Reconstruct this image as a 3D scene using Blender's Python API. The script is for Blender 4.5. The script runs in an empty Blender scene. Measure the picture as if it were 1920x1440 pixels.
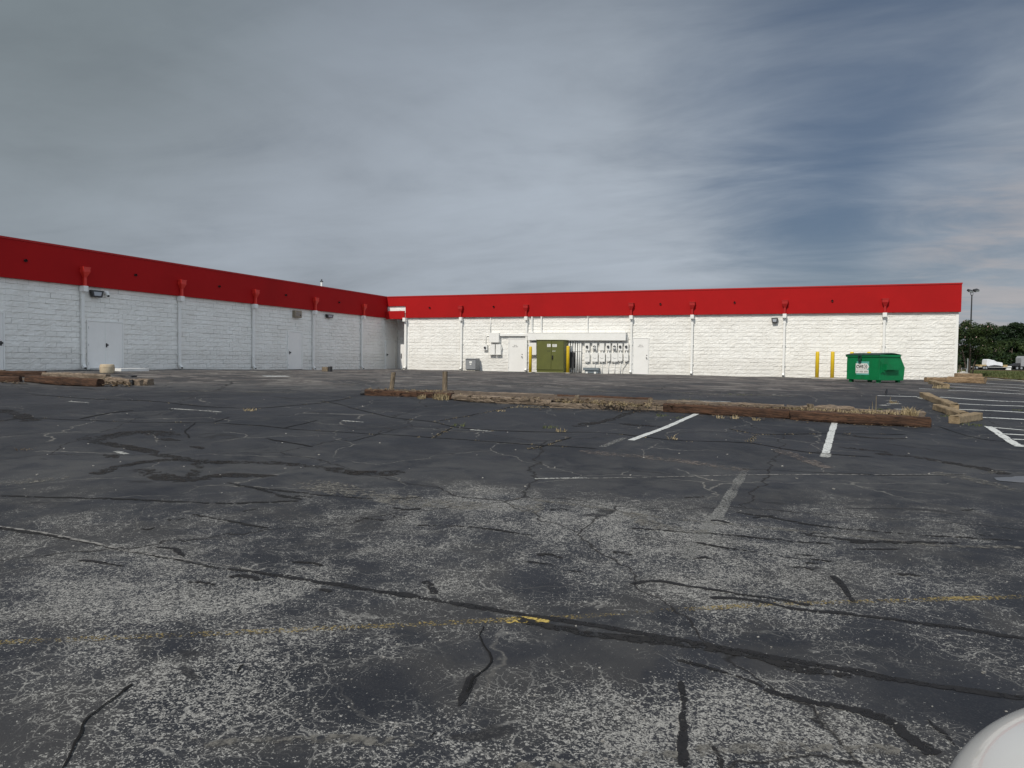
import bpy, math, random
from mathutils import Vector, Matrix, noise
R = math.radians
C = bpy.context.scene.collection
random.seed(7)

# ------------------------------------------------------------------ camera
F = 1350.0
YAW, PITCH, ROLL = R(22.4), math.atan(46.5/F), R(0.77)
EYE = Vector((0, 0, 1.5))
fh = Vector((-math.sin(YAW), math.cos(YAW), 0)); r0 = Vector((math.cos(YAW), math.sin(YAW), 0))
f_ = (fh*math.cos(PITCH) + Vector((0, 0, -1))*math.sin(PITCH)).normalized()
u0 = r0.cross(f_).normalized()
cx = r0*math.cos(ROLL) + u0*math.sin(ROLL)
cy = -r0*math.sin(ROLL) + u0*math.cos(ROLL)
cam_d = bpy.data.cameras.new('camera'); cam = bpy.data.objects.new('camera', cam_d); C.objects.link(cam)
cam_d.sensor_width = 36; cam_d.lens = F/1920*36; cam_d.clip_end = 4000; cam_d.clip_start = 0.05
m = Matrix((cx, cy, -f_)).transposed().to_4x4(); m.translation = EYE
cam.matrix_world = m
bpy.context.scene.camera = cam

def ray(px, py):
    return (f_ + cx*((px-960)/F) - cy*((py-720)/F)).normalized()
def sm(t):
    t = max(0., min(1., t)); return t*t*(3-2*t)
def gz(x, y):
    d = x*fh.x + y*fh.y
    z = .75*sm(d/26.)
    z += .12*sm((-18-x)/8)*sm((36-y)/16)*sm((y+6)/16)
    z += .03*sm((x-2)/5)*sm((y-20)/15)
    z -= .5*sm((d-60)/120.)
    if d < 70:
        z += .012*math.sin(x*1.3+.7*y)*math.sin(y*.9-.4*x+1) + .008*math.sin(2.3*x-1.1*y)
    return z
def G(px, py, up=0.):
    r = ray(px, py); t = 1.; last = 1.
    for i in range(6000):
        p = EYE + r*t
        if p.z - up <= gz(p.x, p.y): break
        last = t; t += .04 + t*.004
    for i in range(24):
        mid = (last+t)/2; p = EYE + r*mid
        if p.z - up <= gz(p.x, p.y): t = mid
        else: last = mid
    p = EYE + r*t
    return Vector((p.x, p.y, gz(p.x, p.y)))
def onY(px, py, Y):
    r = ray(px, py); return EYE + r*((Y-EYE.y)/r.y)
def onX(px, py, X):
    r = ray(px, py); return EYE + r*((X-EYE.x)/r.x)
def atd(px, py, d):
    r = ray(px, py); return EYE + r*(d/r.dot(fh))

# ------------------------------------------------------------------ object helpers
def tag(o, label=None, cat=None, group=None, kind=None):
    if label: o['label'] = label
    if cat: o['category'] = cat
    if group: o['group'] = group
    if kind: o['kind'] = kind
    return o
def thing(name, loc, label, cat, group=None, rz=0):
    o = bpy.data.objects.new(name, None); C.objects.link(o); o.location = loc; o.rotation_euler = (0, 0, rz)
    o.empty_display_size = .2
    WM[o.name] = Matrix.Translation(Vector(loc)) @ Matrix.Rotation(rz, 4, 'Z')
    return tag(o, label, cat, group)
WM = {}
class MB:
    def __init__(s): s.v = []; s.f = []; s.uv = []; s.mi = []
    def quad(s, pts, uv=None, mi=0):
        n = len(s.v); s.v += [tuple(p) for p in pts]; s.f.append(tuple(range(n, n+len(pts))))
        s.uv += uv if uv else [(0, 0)]*len(pts); s.mi.append(mi)
    def box(s, x0, x1, y0, y1, z0, z1, M=None, mi=0):
        if x0 > x1: x0, x1 = x1, x0
        if y0 > y1: y0, y1 = y1, y0
        if z0 > z1: z0, z1 = z1, z0
        P = [Vector(p) for p in ((x0,y0,z0),(x1,y0,z0),(x1,y1,z0),(x0,y1,z0),(x0,y0,z1),(x1,y0,z1),(x1,y1,z1),(x0,y1,z1))]
        if M: P = [M @ p for p in P]
        n = len(s.v); s.v += [tuple(p) for p in P]
        for f in ((0,3,2,1),(4,5,6,7),(0,1,5,4),(1,2,6,5),(2,3,7,6),(3,0,4,7)):
            s.f.append(tuple(n+i for i in f)); s.uv += [(0,0)]*4; s.mi.append(mi)
        return s
    def tube(s, pts, rad, seg=10, cap=True, mi=0):
        pts = [Vector(p) for p in pts]
        rads = rad if isinstance(rad, (list, tuple)) else [rad]*len(pts)
        rings = []
        for i, p in enumerate(pts):
            a = pts[max(i-1, 0)]; b = pts[min(i+1, len(pts)-1)]
            d = (b-a).normalized()
            ref = Vector((0,0,1)) if abs(d.z) < .95 else Vector((1,0,0))
            u = d.cross(ref).normalized(); w = u.cross(d).normalized()
            n = len(s.v)
            for k in range(seg):
                t = 2*math.pi*k/seg
                s.v.append(tuple(p + (u*math.cos(t)+w*math.sin(t))*rads[i]))
            rings.append(n)
        for a, b in zip(rings, rings[1:]):
            for k in range(seg):
                k2 = (k+1) % seg
                s.f.append((a+k, b+k, b+k2, a+k2)); s.uv += [(0,0)]*4; s.mi.append(mi)
        if cap:
            s.f.append(tuple(rings[0]+k for k in range(seg))); s.uv += [(0,0)]*seg; s.mi.append(mi)
            s.f.append(tuple(rings[-1]+k for k in reversed(range(seg)))); s.uv += [(0,0)]*seg; s.mi.append(mi)
        return s
    def prism(s, poly, ax, a0, a1, mi=0):
        """poly = list of 2D points extruded along axis ax ('x','y','z')"""
        def P(p, a): return {'x': (a, p[0], p[1]), 'y': (p[0], a, p[1]), 'z': (p[0], p[1], a)}[ax]
        n = len(s.v); k = len(poly)
        s.v += [P(p, a0) for p in poly] + [P(p, a1) for p in poly]
        s.f.append(tuple(n+i for i in range(k))); s.uv += [(0,0)]*k; s.mi.append(mi)
        s.f.append(tuple(n+k+i for i in reversed(range(k)))); s.uv += [(0,0)]*k; s.mi.append(mi)
        for i in range(k):
            j = (i+1) % k
            s.f.append((n+i, n+k+i, n+k+j, n+j)); s.uv += [(0,0)]*4; s.mi.append(mi)
        return s
    def build(s, name, mat, parent=None, loc=None, smooth=False, bev=0, fixn=True):
        me = bpy.data.meshes.new(name); me.from_pydata(s.v, [], s.f)
        for m_ in (mat if isinstance(mat, (list, tuple)) else [mat]): me.materials.append(m_)
        ul = me.uv_layers.new(name='UVMap')
        ul.data.foreach_set('uv', [c for u in s.uv for c in u])
        me.polygons.foreach_set('material_index', s.mi)
        if smooth: me.polygons.foreach_set('use_smooth', [True]*len(s.f))
        me.update()
        if fixn and len(s.f) < 4000:
            import bmesh
            bm = bmesh.new(); bm.from_mesh(me); bmesh.ops.recalc_face_normals(bm, faces=bm.faces); bm.to_mesh(me); bm.free()
        o = bpy.data.objects.new(name, me); C.objects.link(o)
        if loc is not None: o.location = loc
        if parent is not None:
            o.parent = parent
            # geometry is given in world space unless loc given: bring to parent's frame
        if bev:
            b = o.modifiers.new('bevel', 'BEVEL'); b.width = bev; b.segments = 2; b.limit_method = 'ANGLE'; b.angle_limit = R(40)
        return o
def inv(parent):   # world -> chain of parents
    M = Matrix.Identity(4); p = parent; chain = []
    while p is not None:
        chain.append(Matrix.Translation(p.location) @ p.rotation_euler.to_matrix().to_4x4() @ Matrix.Diagonal(p.scale).to_4x4()); p = p.parent
    for c in reversed(chain): M = M @ c
    return M.inverted()
def wpart(mb, name, mat, parent, **k):
    """part whose mesh was written in world coordinates"""
    I = inv(parent)
    mb.v = [tuple(I @ Vector(p)) for p in mb.v]
    return mb.build(name, mat, parent, **k)
def wthing(mb, name, mat, label, cat, group=None, **k):
    """top-level one-mesh thing written in world coordinates, origin at its base centre"""
    xs = [p[0] for p in mb.v]; ys = [p[1] for p in mb.v]; zs = [p[2] for p in mb.v]
    o = Vector(((min(xs)+max(xs))/2, (min(ys)+max(ys))/2, min(zs)))
    mb.v = [tuple(Vector(p)-o) for p in mb.v]
    ob = mb.build(name, mat, None, loc=o, **k)
    return tag(ob, label, cat, group)
def copy_tree(o, parent=None):
    c = o.copy(); C.objects.link(c); c.parent = parent
    for ch in [x for x in bpy.data.objects if x.parent == o]: copy_tree(ch, c)
    return c

# ------------------------------------------------------------------ materials
class NT:
    def __init__(s, name):
        s.m = bpy.data.materials.new(name); s.m.use_nodes = True; s.t = s.m.node_tree; s.n = s.t.nodes; s.l = s.t.links
        s.b = s.n['Principled BSDF']; s.out = s.n['Material Output']
        s._obj = None
    def N(s, typ, **k):
        n = s.n.new(typ)
        for a, b in k.items():
            if a.startswith('i_'):
                key = a[2:]
                key = int(key) if key.isdigit() else key.replace('_', ' ')
                if isinstance(b, bpy.types.NodeSocket): s.l.new(b, n.inputs[key])
                else: n.inputs[key].default_value = b
            else: setattr(n, a, b)
        return n
    def pos(s, scale=(1,1,1)):
        if s._obj is None: s._obj = s.N('ShaderNodeTexCoord').outputs['Object']
        if scale == (1,1,1): return s._obj
        return s.N('ShaderNodeMapping', i_Vector=s._obj, i_Scale=scale).outputs[0]
    def noise(s, scale, detail=3, rough=.55, vec=None, dist=0):
        n = s.N('ShaderNodeTexNoise', i_Scale=scale, i_Detail=detail, i_Roughness=rough, i_Distortion=dist)
        s.l.new(vec if vec is not None else s.pos(), n.inputs['Vector']); return n.outputs['Fac']
    def vor(s, scale, feature='DISTANCE_TO_EDGE', vec=None, rnd=1):
        n = s.N('ShaderNodeTexVoronoi', feature=feature, i_Scale=scale, i_Randomness=rnd)
        s.l.new(vec if vec is not None else s.pos(), n.inputs['Vector'])
        return n.outputs['Distance']
    def math(s, op, a, b=0, c=None, clamp=False):
        n = s.N('ShaderNodeMath', operation=op, use_clamp=clamp)
        for i, v in enumerate((a, b) if c is None else (a, b, c)):
            if isinstance(v, bpy.types.NodeSocket): s.l.new(v, n.inputs[i])
            else: n.inputs[i].default_value = v
        return n.outputs[0]
    def ramp(s, v, a, b, lo=0., hi=1.):
        n = s.N('ShaderNodeMapRange', interpolation_type='SMOOTHSTEP')
        for k, x in (('Value', v), ('From Min', a), ('From Max', b), ('To Min', lo), ('To Max', hi)):
            if isinstance(x, bpy.types.NodeSocket): s.l.new(x, n.inputs[k])
            else: n.inputs[k].default_value = x
        return n.outputs[0]
    def mix(s, f, a, b, mode='MIX'):
        n = s.N('ShaderNodeMix', data_type='RGBA', blend_type=mode)
        for i, v in ((0, f), (6, a), (7, b)):
            if isinstance(v, bpy.types.NodeSocket): s.l.new(v, n.inputs[i])
            elif i == 0: n.inputs[0].default_value = v
            else: n.inputs[i].default_value = (*v, 1)
        return n.outputs[2]
    def bump(s, h, strength=.5, dist=.01):
        n = s.N('ShaderNodeBump', i_Strength=strength, i_Distance=dist); s.l.new(h, n.inputs['Height'])
        s.l.new(n.outputs[0], s.b.inputs['Normal']); return n
    def set(s, color=None, rough=.6, metal=0, spec=None):
        if color is not None:
            if isinstance(color, bpy.types.NodeSocket): s.l.new(color, s.b.inputs['Base Color'])
            else: s.b.inputs['Base Color'].default_value = (*color, 1)
        if isinstance(rough, bpy.types.NodeSocket): s.l.new(rough, s.b.inputs['Roughness'])
        else: s.b.inputs['Roughness'].default_value = rough
        s.b.inputs['Metallic'].default_value = metal
        if spec is not None: s.b.inputs['Specular IOR Level'].default_value = spec
        return s.m
    def alpha(s, a, cutoff=True):
        s.l.new(a, s.b.inputs['Alpha']); return s.m

def paint(name, col, rough=.5, var=.12, scale=6, dirt=None, metal=0, bump=.1):
    t = NT(name); n = t.noise(scale, 4); n2 = t.noise(scale*7, 3)
    f = t.math('ADD', t.math('MULTIPLY', n, .7), t.math('MULTIPLY', n2, .3))
    dark = tuple(c*(1-var) for c in col); lite = tuple(min(1, c*(1+var)) for c in col)
    c = t.mix(t.ramp(f, .3, .7), dark, lite)
    if dirt:
        g = t.ramp(t.noise(scale*.6, 5, .65, vec=t.pos((1, 1, .35))), .52, .75)
        c = t.mix(t.math('MULTIPLY', g, dirt[1]), c, dirt[0])
    if bump: t.bump(t.noise(scale*12, 3), bump, .005)
    return t.set(c, rough, metal)

M = {}
M['wall'] = None
def wall_mat():
    t = NT('painted split-face block'); n = t.noise(1.2, 5, .6); n2 = t.noise(35, 4, .6)
    c = t.mix(t.ramp(n, .3, .7), (.77, .755, .71), (.84, .83, .79))
    g = t.ramp(t.noise(2.5, 6, .7, vec=t.pos((1, 1, .25))), .58, .8)
    c = t.mix(t.math('MULTIPLY', g, .25), c, (.62, .60, .55))
    # splash dirt close to the ground
    sx = t.N('ShaderNodeSeparateXYZ'); t.l.new(t.pos(), sx.inputs[0])
    low = t.ramp(t.math('ADD', sx.outputs[2], t.math('MULTIPLY', t.noise(3, 4), .5)), 1.0, 1.35, 1, 0)
    c = t.mix(t.math('MULTIPLY', low, .22), c, (.5, .47, .42))
    t.bump(t.math('ADD', t.math('MULTIPLY', n2, .7), t.noise(90, 3)), .3, .01)
    return t.set(c, .8)
M['wall'] = wall_mat()
M['white'] = paint('white painted metal', (.80, .795, .765), .5, .04, 3, ((.6, .57, .5), .12))
M['door'] = paint('white painted door', (.80, .79, .76), .5, .03, 1.5, ((.62, .6, .55), .15), bump=.04)
M['door_shade'] = M['door']
M['red'] = paint('red painted fascia panel', (.36, .007, .008), .7, .05, .5, ((.27, .006, .007), .35), bump=.0); M['red'].node_tree.nodes['Principled BSDF'].inputs['Specular IOR Level'].default_value = .15
M['redtrim'] = paint('red coping metal', (.37, .012, .012), .6, .08, 2); M['redtrim'].node_tree.nodes['Principled BSDF'].inputs['Specular IOR Level'].default_value = .3
M['headred_sunlit'] = paint('red head metal with painted sun', (.62, .03, .02), .5, .06, 3)  # same heads as in front; brighter red paints sunlight on the left ones
M['dark'] = paint('dark metal', (.03, .03, .032), .5, .2, 10)
M['black'] = paint('black void', (.008, .008, .008), .8, .1, 10)
M['grey'] = paint('grey enamel metal', (.24, .25, .26), .5, .08, 6, ((.14, .13, .12), .3))
M['bluegrey'] = paint('blue grey steel', (.16, .19, .21), .5, .1, 8, ((.1, .08, .06), .4))
M['green_box'] = paint('olive green enamel', (.10, .108, .022), .5, .1, 2.2, ((.13, .135, .045), .5))
M['dumpster'] = paint('green dumpster paint', (.003, .17, .055), .5, .14, 3, ((.015, .085, .035), .55))
M['dumpster'].node_tree.nodes['Principled BSDF'].inputs['Specular IOR Level'].default_value = .22
M['lid'] = paint('dark green plastic lid', (.015, .055, .045), .6, .2, 5, ((.05, .07, .06), .4))
M['yellow'] = paint('yellow bollard paint', (.72, .49, .015), .5, .06, 6, ((.45, .3, .05), .35))
M['glass'] = NT('meter glass').set((.06, .06, .06), .12)
M['lens'] = NT('flood light glass').set((.35, .37, .40), .1)
M['steel'] = paint('galvanised steel', (.42, .43, .43), .4, .1, 8, metal=.6)
M['paper'] = paint('label paper', (.74, .74, .70), .7, .06, 40)
M['ink'] = NT('black ink').set((.02, .02, .02), .7)
M['greyink'] = NT('grey ink').set((.22, .22, .2), .7)
M['teal'] = NT('pale teal sticker').set((.12, .42, .36), .5)
M['roof'] = paint('grey roof membrane', (.30, .30, .29), .9, .1, 1)

def concrete_mat(name, a, b, sc=4):
    t = NT(name); n = t.noise(sc, 6, .65); n2 = t.noise(sc*14, 4, .6)
    c = t.mix(t.ramp(n, .3, .7), a, b)
    c = t.mix(t.ramp(n2, .55, .7, 0, .5), c, tuple(x*.6 for x in a))
    t.bump(n2, .6, .01); return t.set(c, .9)
M['conc'] = concrete_mat('weathered concrete', (.30, .28, .24), (.42, .40, .35))
M['stop'] = concrete_mat('tan wheel stop concrete', (.16, .115, .065), (.32, .24, .145), 7)
M['pale_conc'] = concrete_mat('pale concrete pad', (.62, .61, .58), (.72, .71, .68))
M['drumcol'] = concrete_mat('buff concrete', (.42, .33, .22), (.52, .43, .30))

def wood_mat(name, dark, lite, streak=.5):
    t = NT(name)
    v = t.pos((2.0, 26, 26)); n = t.noise(1.6, 6, .7, vec=v, dist=.6); n2 = t.noise(2.2, 5, .6)
    c = t.mix(t.ramp(n, .35, .68), dark, lite)
    c = t.mix(t.ramp(n2, .48, .72, 0, streak), c, tuple(x*.45 for x in dark))
    crack = t.ramp(t.noise(3.5, 3, .5, vec=t.pos((1.2, 30, 30)), dist=.3), .34, .40, 1, 0)
    c = t.mix(crack, c, tuple(x*.25 for x in dark))
    t.bump(t.math('SUBTRACT', n, crack), .9, .02); return t.set(c, .88)
M['tie'] = wood_mat('creosote brown timber', (.035, .016, .008), (.115, .055, .028))
M['grey_tie'] = wood_mat('weathered grey timber', (.12, .088, .060), (.30, .235, .175))
M['tan_tie'] = wood_mat('tan timber', (.20, .13, .07), (.36, .25, .15), .25)
M['post'] = wood_mat('weathered post wood', (.10, .07, .04), (.27, .21, .13))

def leaf_mat(name, a, b, sc=.6, trans=.25):
    t = NT(name); c = t.mix(t.ramp(t.noise(sc, 3, .6), .35, .65), a, b)
    c = t.mix(t.ramp(t.noise(sc*9, 2), .4, .7, 0, .6), c, tuple(x*.55 for x in a))
    t.set(c, .6, spec=.25)
    tr = t.N('ShaderNodeBsdfTranslucent'); t.l.new(c, tr.inputs[0])
    mx = t.N('ShaderNodeMixShader', i_0=trans); t.l.new(t.b.outputs[0], mx.inputs[1]); t.l.new(tr.outputs[0], mx.inputs[2])
    t.l.new(mx.outputs[0], t.out.inputs[0]); return t.m
M['leaf'] = leaf_mat('crape myrtle leaves', (.020, .040, .011), (.055, .082, .022), 1.2)
M['leaf_far'] = leaf_mat('far woodland leaves', (.014, .032, .012), (.030, .058, .018), .12)
M['leaf_far2'] = leaf_mat('lighter woodland leaves', (.028, .052, .014), (.055, .085, .024), .15)
M['bloom'] = NT('pale blossom').set((.5, .36, .33), .8)
M['bark'] = wood_mat('bark', (.06, .045, .035), (.16, .13, .10))
M['straw'] = leaf_mat('dry straw grass', (.26, .20, .11), (.48, .39, .24), 6, .15)
M['weed'] = leaf_mat('green weed blades', (.065, .085, .025), (.14, .15, .06), 6, .2)
M['litter'] = leaf_mat('dead leaf litter', (.07, .042, .024), (.30, .22, .135), 14, .1)
M['stone'] = concrete_mat('pale gravel chips', (.22, .21, .19), (.42, .40, .37), 30)

def asphalt_mat():
    t = NT('worn sealed asphalt')
    at = t.N('ShaderNodeAttribute', attribute_name='wearmap'); sp = t.N('ShaderNodeSeparateColor'); t.l.new(at.outputs['Color'], sp.inputs[0])
    wear, dust, far = sp.outputs[0], sp.outputs[1], sp.outputs[2]
    P = t.pos()
    lo = t.noise(.55, 5, .6); lo2 = t.noise(2.1, 5, .65, dist=.4); hi = t.noise(95, 3, .6, dist=.5); mid = t.noise(34, 4, .68, dist=.9)
    # warped coordinates for the crack nets
    wn = t.N('ShaderNodeTexNoise', i_Scale=1.7, i_Detail=4); t.l.new(P, wn.inputs['Vector'])
    wv = t.N('ShaderNodeVectorMath', operation='MULTIPLY_ADD'); t.l.new(wn.outputs['Color'], wv.inputs[0]); wv.inputs[1].default_value = (.55, .55, 0); t.l.new(P, wv.inputs[2])
    W = wv.outputs[0]
    wn2 = t.N('ShaderNodeTexNoise', i_Scale=9, i_Detail=3); t.l.new(P, wn2.inputs['Vector'])
    wv2 = t.N('ShaderNodeVectorMath', operation='MULTIPLY_ADD'); t.l.new(wn2.outputs['Color'], wv2.inputs[0]); wv2.inputs[1].default_value = (.09, .09, 0); t.l.new(W, wv2.inputs[2])
    W2 = wv2.outputs[0]
    # seal coat colour
    seal = t.mix(t.ramp(lo, .35, .65), (.012, .014, .020), (.026, .028, .035))
    seal = t.mix(t.ramp(lo2, .5, .7, 0, .6), seal, (.037, .038, .042))
    seal = t.mix(t.ramp(hi, .45, .75, 0, .35), seal, (.060, .061, .063))
    fa = t.noise(.42, 5, .62, dist=.8); fb = t.noise(.75, 5, .6, dist=1.0, vec=t.pos((.7, 1, 1))); fc = t.noise(1.9, 4, .6, dist=.6)
    brown = t.mix(t.ramp(fa, .42, .58), (.034, .030, .030), (.105, .092, .084))
    brown = t.mix(t.ramp(fb, .53, .58, 0, .85), brown, (.019, .021, .027))
    brown = t.mix(t.ramp(t.math('ADD', t.math('MULTIPLY', fb, .5), t.math('MULTIPLY', fc, .5)), .468, .425, 0, .9), brown, (.23, .21, .19))
    brown = t.mix(t.ramp(hi, .4, .75, 0, .4), brown, (.11, .10, .095))
    farm = t.math('MULTIPLY', far, t.ramp(t.math('ADD', lo, t.math('MULTIPLY', far, .45)), .42, .60))
    base = t.mix(farm, seal, brown)
    seal = t.mix(t.ramp(t.noise(.8, 5, .65, dist=1.), .54, .62, 0, .45), seal, (.047, .048, .051))
    base = t.mix(farm, seal, brown)
    # dust film
    dm = t.math('MULTIPLY', dust, t.ramp(t.math('ADD', lo2, t.math('MULTIPLY', mid, .25)), .42, .72))
    base = t.mix(t.math('MULTIPLY', dm, .6), base, (.12, .118, .113))
    base = t.mix(t.math('MULTIPLY', t.ramp(wear, .1, .5), t.ramp(t.noise(.9, 5, .65, dist=.6), .46, .6, 0, .35)), base, (.072, .068, .062))
    # worn speckle: aggregate shows where the seal has rubbed off
    wsum = t.math('ADD', wear, t.math('MULTIPLY', t.math('SUBTRACT', lo2, .5), 1.5))
    wsum = t.math('ADD', wsum, t.math('MULTIPLY', t.math('SUBTRACT', lo, .5), .9))
    th = t.ramp(wsum, -.1, 1.2, .66, .49)
    spk = t.math('ADD', t.math('MULTIPLY', mid, .45), t.math('MULTIPLY', hi, .55))
    spk_m = t.ramp(spk, th, t.math('ADD', th, .03))
    nearm = t.ramp(wear, .0, .2)
    spk_m = t.math('MULTIPLY', spk_m, nearm)
    agg = t.mix(t.ramp(t.noise(160, 2), .35, .7), (.17, .166, .155), (.44, .43, .405))
    # fine worm-like lines in the worn zone
    e1 = t.vor(15, vec=W2); l1 = t.ramp(e1, .0, .05, 1, 0)
    e2 = t.vor(5.2, vec=W2); l2 = t.ramp(e2, .0, .02, 1, 0)
    lm = t.math('MULTIPLY', t.math('MAXIMUM', t.math('MULTIPLY', l1, t.ramp(lo2, .42, .6)), l2), t.ramp(wsum, .28, .7))
    lm = t.math('MULTIPLY', lm, t.ramp(t.noise(7, 3), .34, .52))
    lm = t.math('MULTIPLY', lm, nearm)
    col = t.mix(t.math('MAXIMUM', spk_m, t.math('MULTIPLY', lm, .72)), base, agg)
    # long pale cracks everywhere, dark hairlines
    e3 = t.vor(.55, vec=W2); l3 = t.ramp(e3, .0, .007, 1, 0)
    col = t.mix(t.math('MULTIPLY', l3, t.math('MULTIPLY', t.ramp(t.noise(.8, 2), .42, .56, 0, .7), t.ramp(wear, .15, .5, 1, .25))), col, (.20, .19, .170))
    e4 = t.vor(.23, vec=W2); l4 = t.ramp(e4, .0, .0045, 1, 0)
    col = t.mix(t.math('MULTIPLY', l4, .9), col, (.010, .009, .009))
    # blotches of dark sealer
    bl = t.ramp(t.noise(.9, 4, .55, vec=t.pos((.8, 1.7, 1)), dist=1.2), .66, .69)
    col = t.mix(t.math('MULTIPLY', bl, .85), col, (.019, .019, .021))
    h = t.math('ADD', t.math('MULTIPLY', spk, .8), t.math('MULTIPLY', t.math('MAXIMUM', l4, t.math('MULTIPLY', l3, .5)), -1.2))
    t.bump(h, .55, .008)
    return t.set(col, t.ramp(lo2, .3, .7, .78, .95), spec=.35)
M['asphalt'] = asphalt_mat()

def ribbon_mat(name, col, col2, edge=.35, patch=(.0, .0), nscale=30, rough=.85, low=3., amount=1.):
    """thin sheet on the asphalt, ragged at its edges (uv.y runs -1..1 across)"""
    t = NT(name); uv = t.N('ShaderNodeTexCoord').outputs['UV']; sx = t.N('ShaderNodeSeparateXYZ'); t.l.new(uv, sx.inputs[0])
    v = t.math('ABSOLUTE', sx.outputs[1])
    n = t.noise(nscale, 4, .65); n2 = t.noise(low, 4, .6)
    a = t.math('SUBTRACT', 1., v)
    a = t.math('ADD', a, t.math('MULTIPLY', t.math('SUBTRACT', n, .5), edge*2.2))
    a = t.math('ADD', a, t.math('MULTIPLY', t.math('SUBTRACT', n2, .5), edge*2.4))
    m_ = t.ramp(a, .18, .26)
    if patch[1] > 0:
        k = t.ramp(t.math('ADD', t.math('MULTIPLY', n, .65), t.math('MULTIPLY', n2, .35)), patch[0], patch[0]+patch[1])
        m_ = t.math('MULTIPLY', m_, k)
    if amount < 1: m_ = t.math('MULTIPLY', m_, amount)
    c = t.mix(t.ramp(n, .35, .65), col, col2); t.set(c, rough, spec=.3); return t.alpha(m_)
M['filler'] = ribbon_mat('crack filler', (.011, .011, .0125), (.020, .0195, .021), .75, (.34, .16), nscale=26, amount=.93)
M['filler_thin'] = ribbon_mat('worn crack filler', (.010, .010, .011), (.020, .019, .019), .75, (.40, .12), nscale=22)
M['stain'] = ribbon_mat('brown tar stain', (.013, .0115, .011), (.026, .023, .021), .9, (.40, .18), nscale=14, low=2.2, amount=.85)
M['crack'] = ribbon_mat('open crack', (.004, .004, .004), (.008, .007, .007), .3, nscale=22)
M['pale'] = ribbon_mat('pale silt', (.10, .095, .086), (.19, .18, .16), .8, (.43, .2), nscale=20, low=1.8, amount=.85)
M['pale_thin'] = ribbon_mat('pale edge line', (.15, .145, .135), (.26, .25, .235), .4, (.38, .15), nscale=20)
M['pink'] = ribbon_mat('pinkish silt', (.10, .085, .078), (.17, .145, .13), .8, (.42, .2), nscale=16, low=1.6, amount=.8)
M['yellow_line'] = ribbon_mat('faded yellow paint', (.22, .17, .06), (.36, .27, .10), .5, (.50, .08), nscale=60, low=1.1, amount=.72)
M['yellow_bold'] = ribbon_mat('yellow paint', (.40, .29, .07), (.50, .37, .11), .5, (.44, .08), nscale=48)
M['white_line'] = ribbon_mat('white stall paint', (.46, .47, .46), (.64, .65, .63), .3, (.385, .04), nscale=26)
M['white_worn'] = ribbon_mat('worn white stall paint', (.34, .34, .32), (.55, .55, .52), .5, (.44, .08), nscale=30, amount=.8)
M['ghost'] = ribbon_mat('ghost of an old line', (.14, .14, .135), (.26, .257, .245), .6, (.42, .14), nscale=55, low=1.6, amount=.8)

def grass_mat():
    t = NT('lawn'); n = t.noise(.5, 5, .65); n2 = t.noise(6, 4, .7)
    c = t.mix(t.ramp(n, .35, .65), (.045, .075, .018), (.09, .115, .032))
    c = t.mix(t.ramp(n2, .45, .7, 0, .7), c, (.10, .10, .04)); t.bump(n2, .8, .08); return t.set(c, .95, spec=.1)
M['grass'] = grass_mat()
def dirt_mat():
    t = NT('bare earth'); n = t.noise(.8, 6, .65)
    c = t.mix(t.ramp(n, .35, .65), (.09, .085, .035), (.19, .13, .07)); return t.set(c, .95, spec=.1)
M['dirt'] = dirt_mat()
M['dirt_bed'] = concrete_mat('dark soil with bark', (.05, .034, .022), (.16, .115, .075), 9)

# ------------------------------------------------------------------ terrain
YW, XW = 40.6, -25.75          # wall planes
YF, XF = 40.45, -25.6          # fascia planes
EDGE = 8.75
def grid_mesh(name, xs, ys, zf, mat, attr=None):
    mb = bpy.data.meshes.new(name); nx, ny = len(xs), len(ys)
    v = [(x, y, zf(x, y)) for y in ys for x in xs]
    f = [(j*nx+i, j*nx+i+1, (j+1)*nx+i+1, (j+1)*nx+i) for j in range(ny-1) for i in range(nx-1)]
    mb.from_pydata(v, [], f); mb.materials.append(mat); mb.polygons.foreach_set('use_smooth', [True]*len(f))
    if attr:
        a = mb.color_attributes.new('wearmap', 'FLOAT_COLOR', 'POINT')
        a.data.foreach_set('color', [c for p in v for c in attr(p[0], p[1])])
    o = bpy.data.objects.new(name, mb); C.objects.link(o); o['kind'] = 'structure'; return o
def steps(a, b, n): return [a+(b-a)*i/n for i in range(n+1)]
far_xs = [-900, -500, -250, -120, -70] + steps(-50, 120, 68) + [150, 200, 300, 500, 900]
far_ys = [-400, -200, -80] + steps(-40, 120, 64) + [150, 190, 200, 240, 300, 450, 700, 1200, 1900]
def zg(x, y):
    z = gz(x, y)
    inside = (XW-1 < x < EDGE+2.6 and -32 < y < 46)
    return z - (.30 if inside else .03)
grid_mesh('ground', far_xs, far_ys, zg, M['dirt'])

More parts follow.
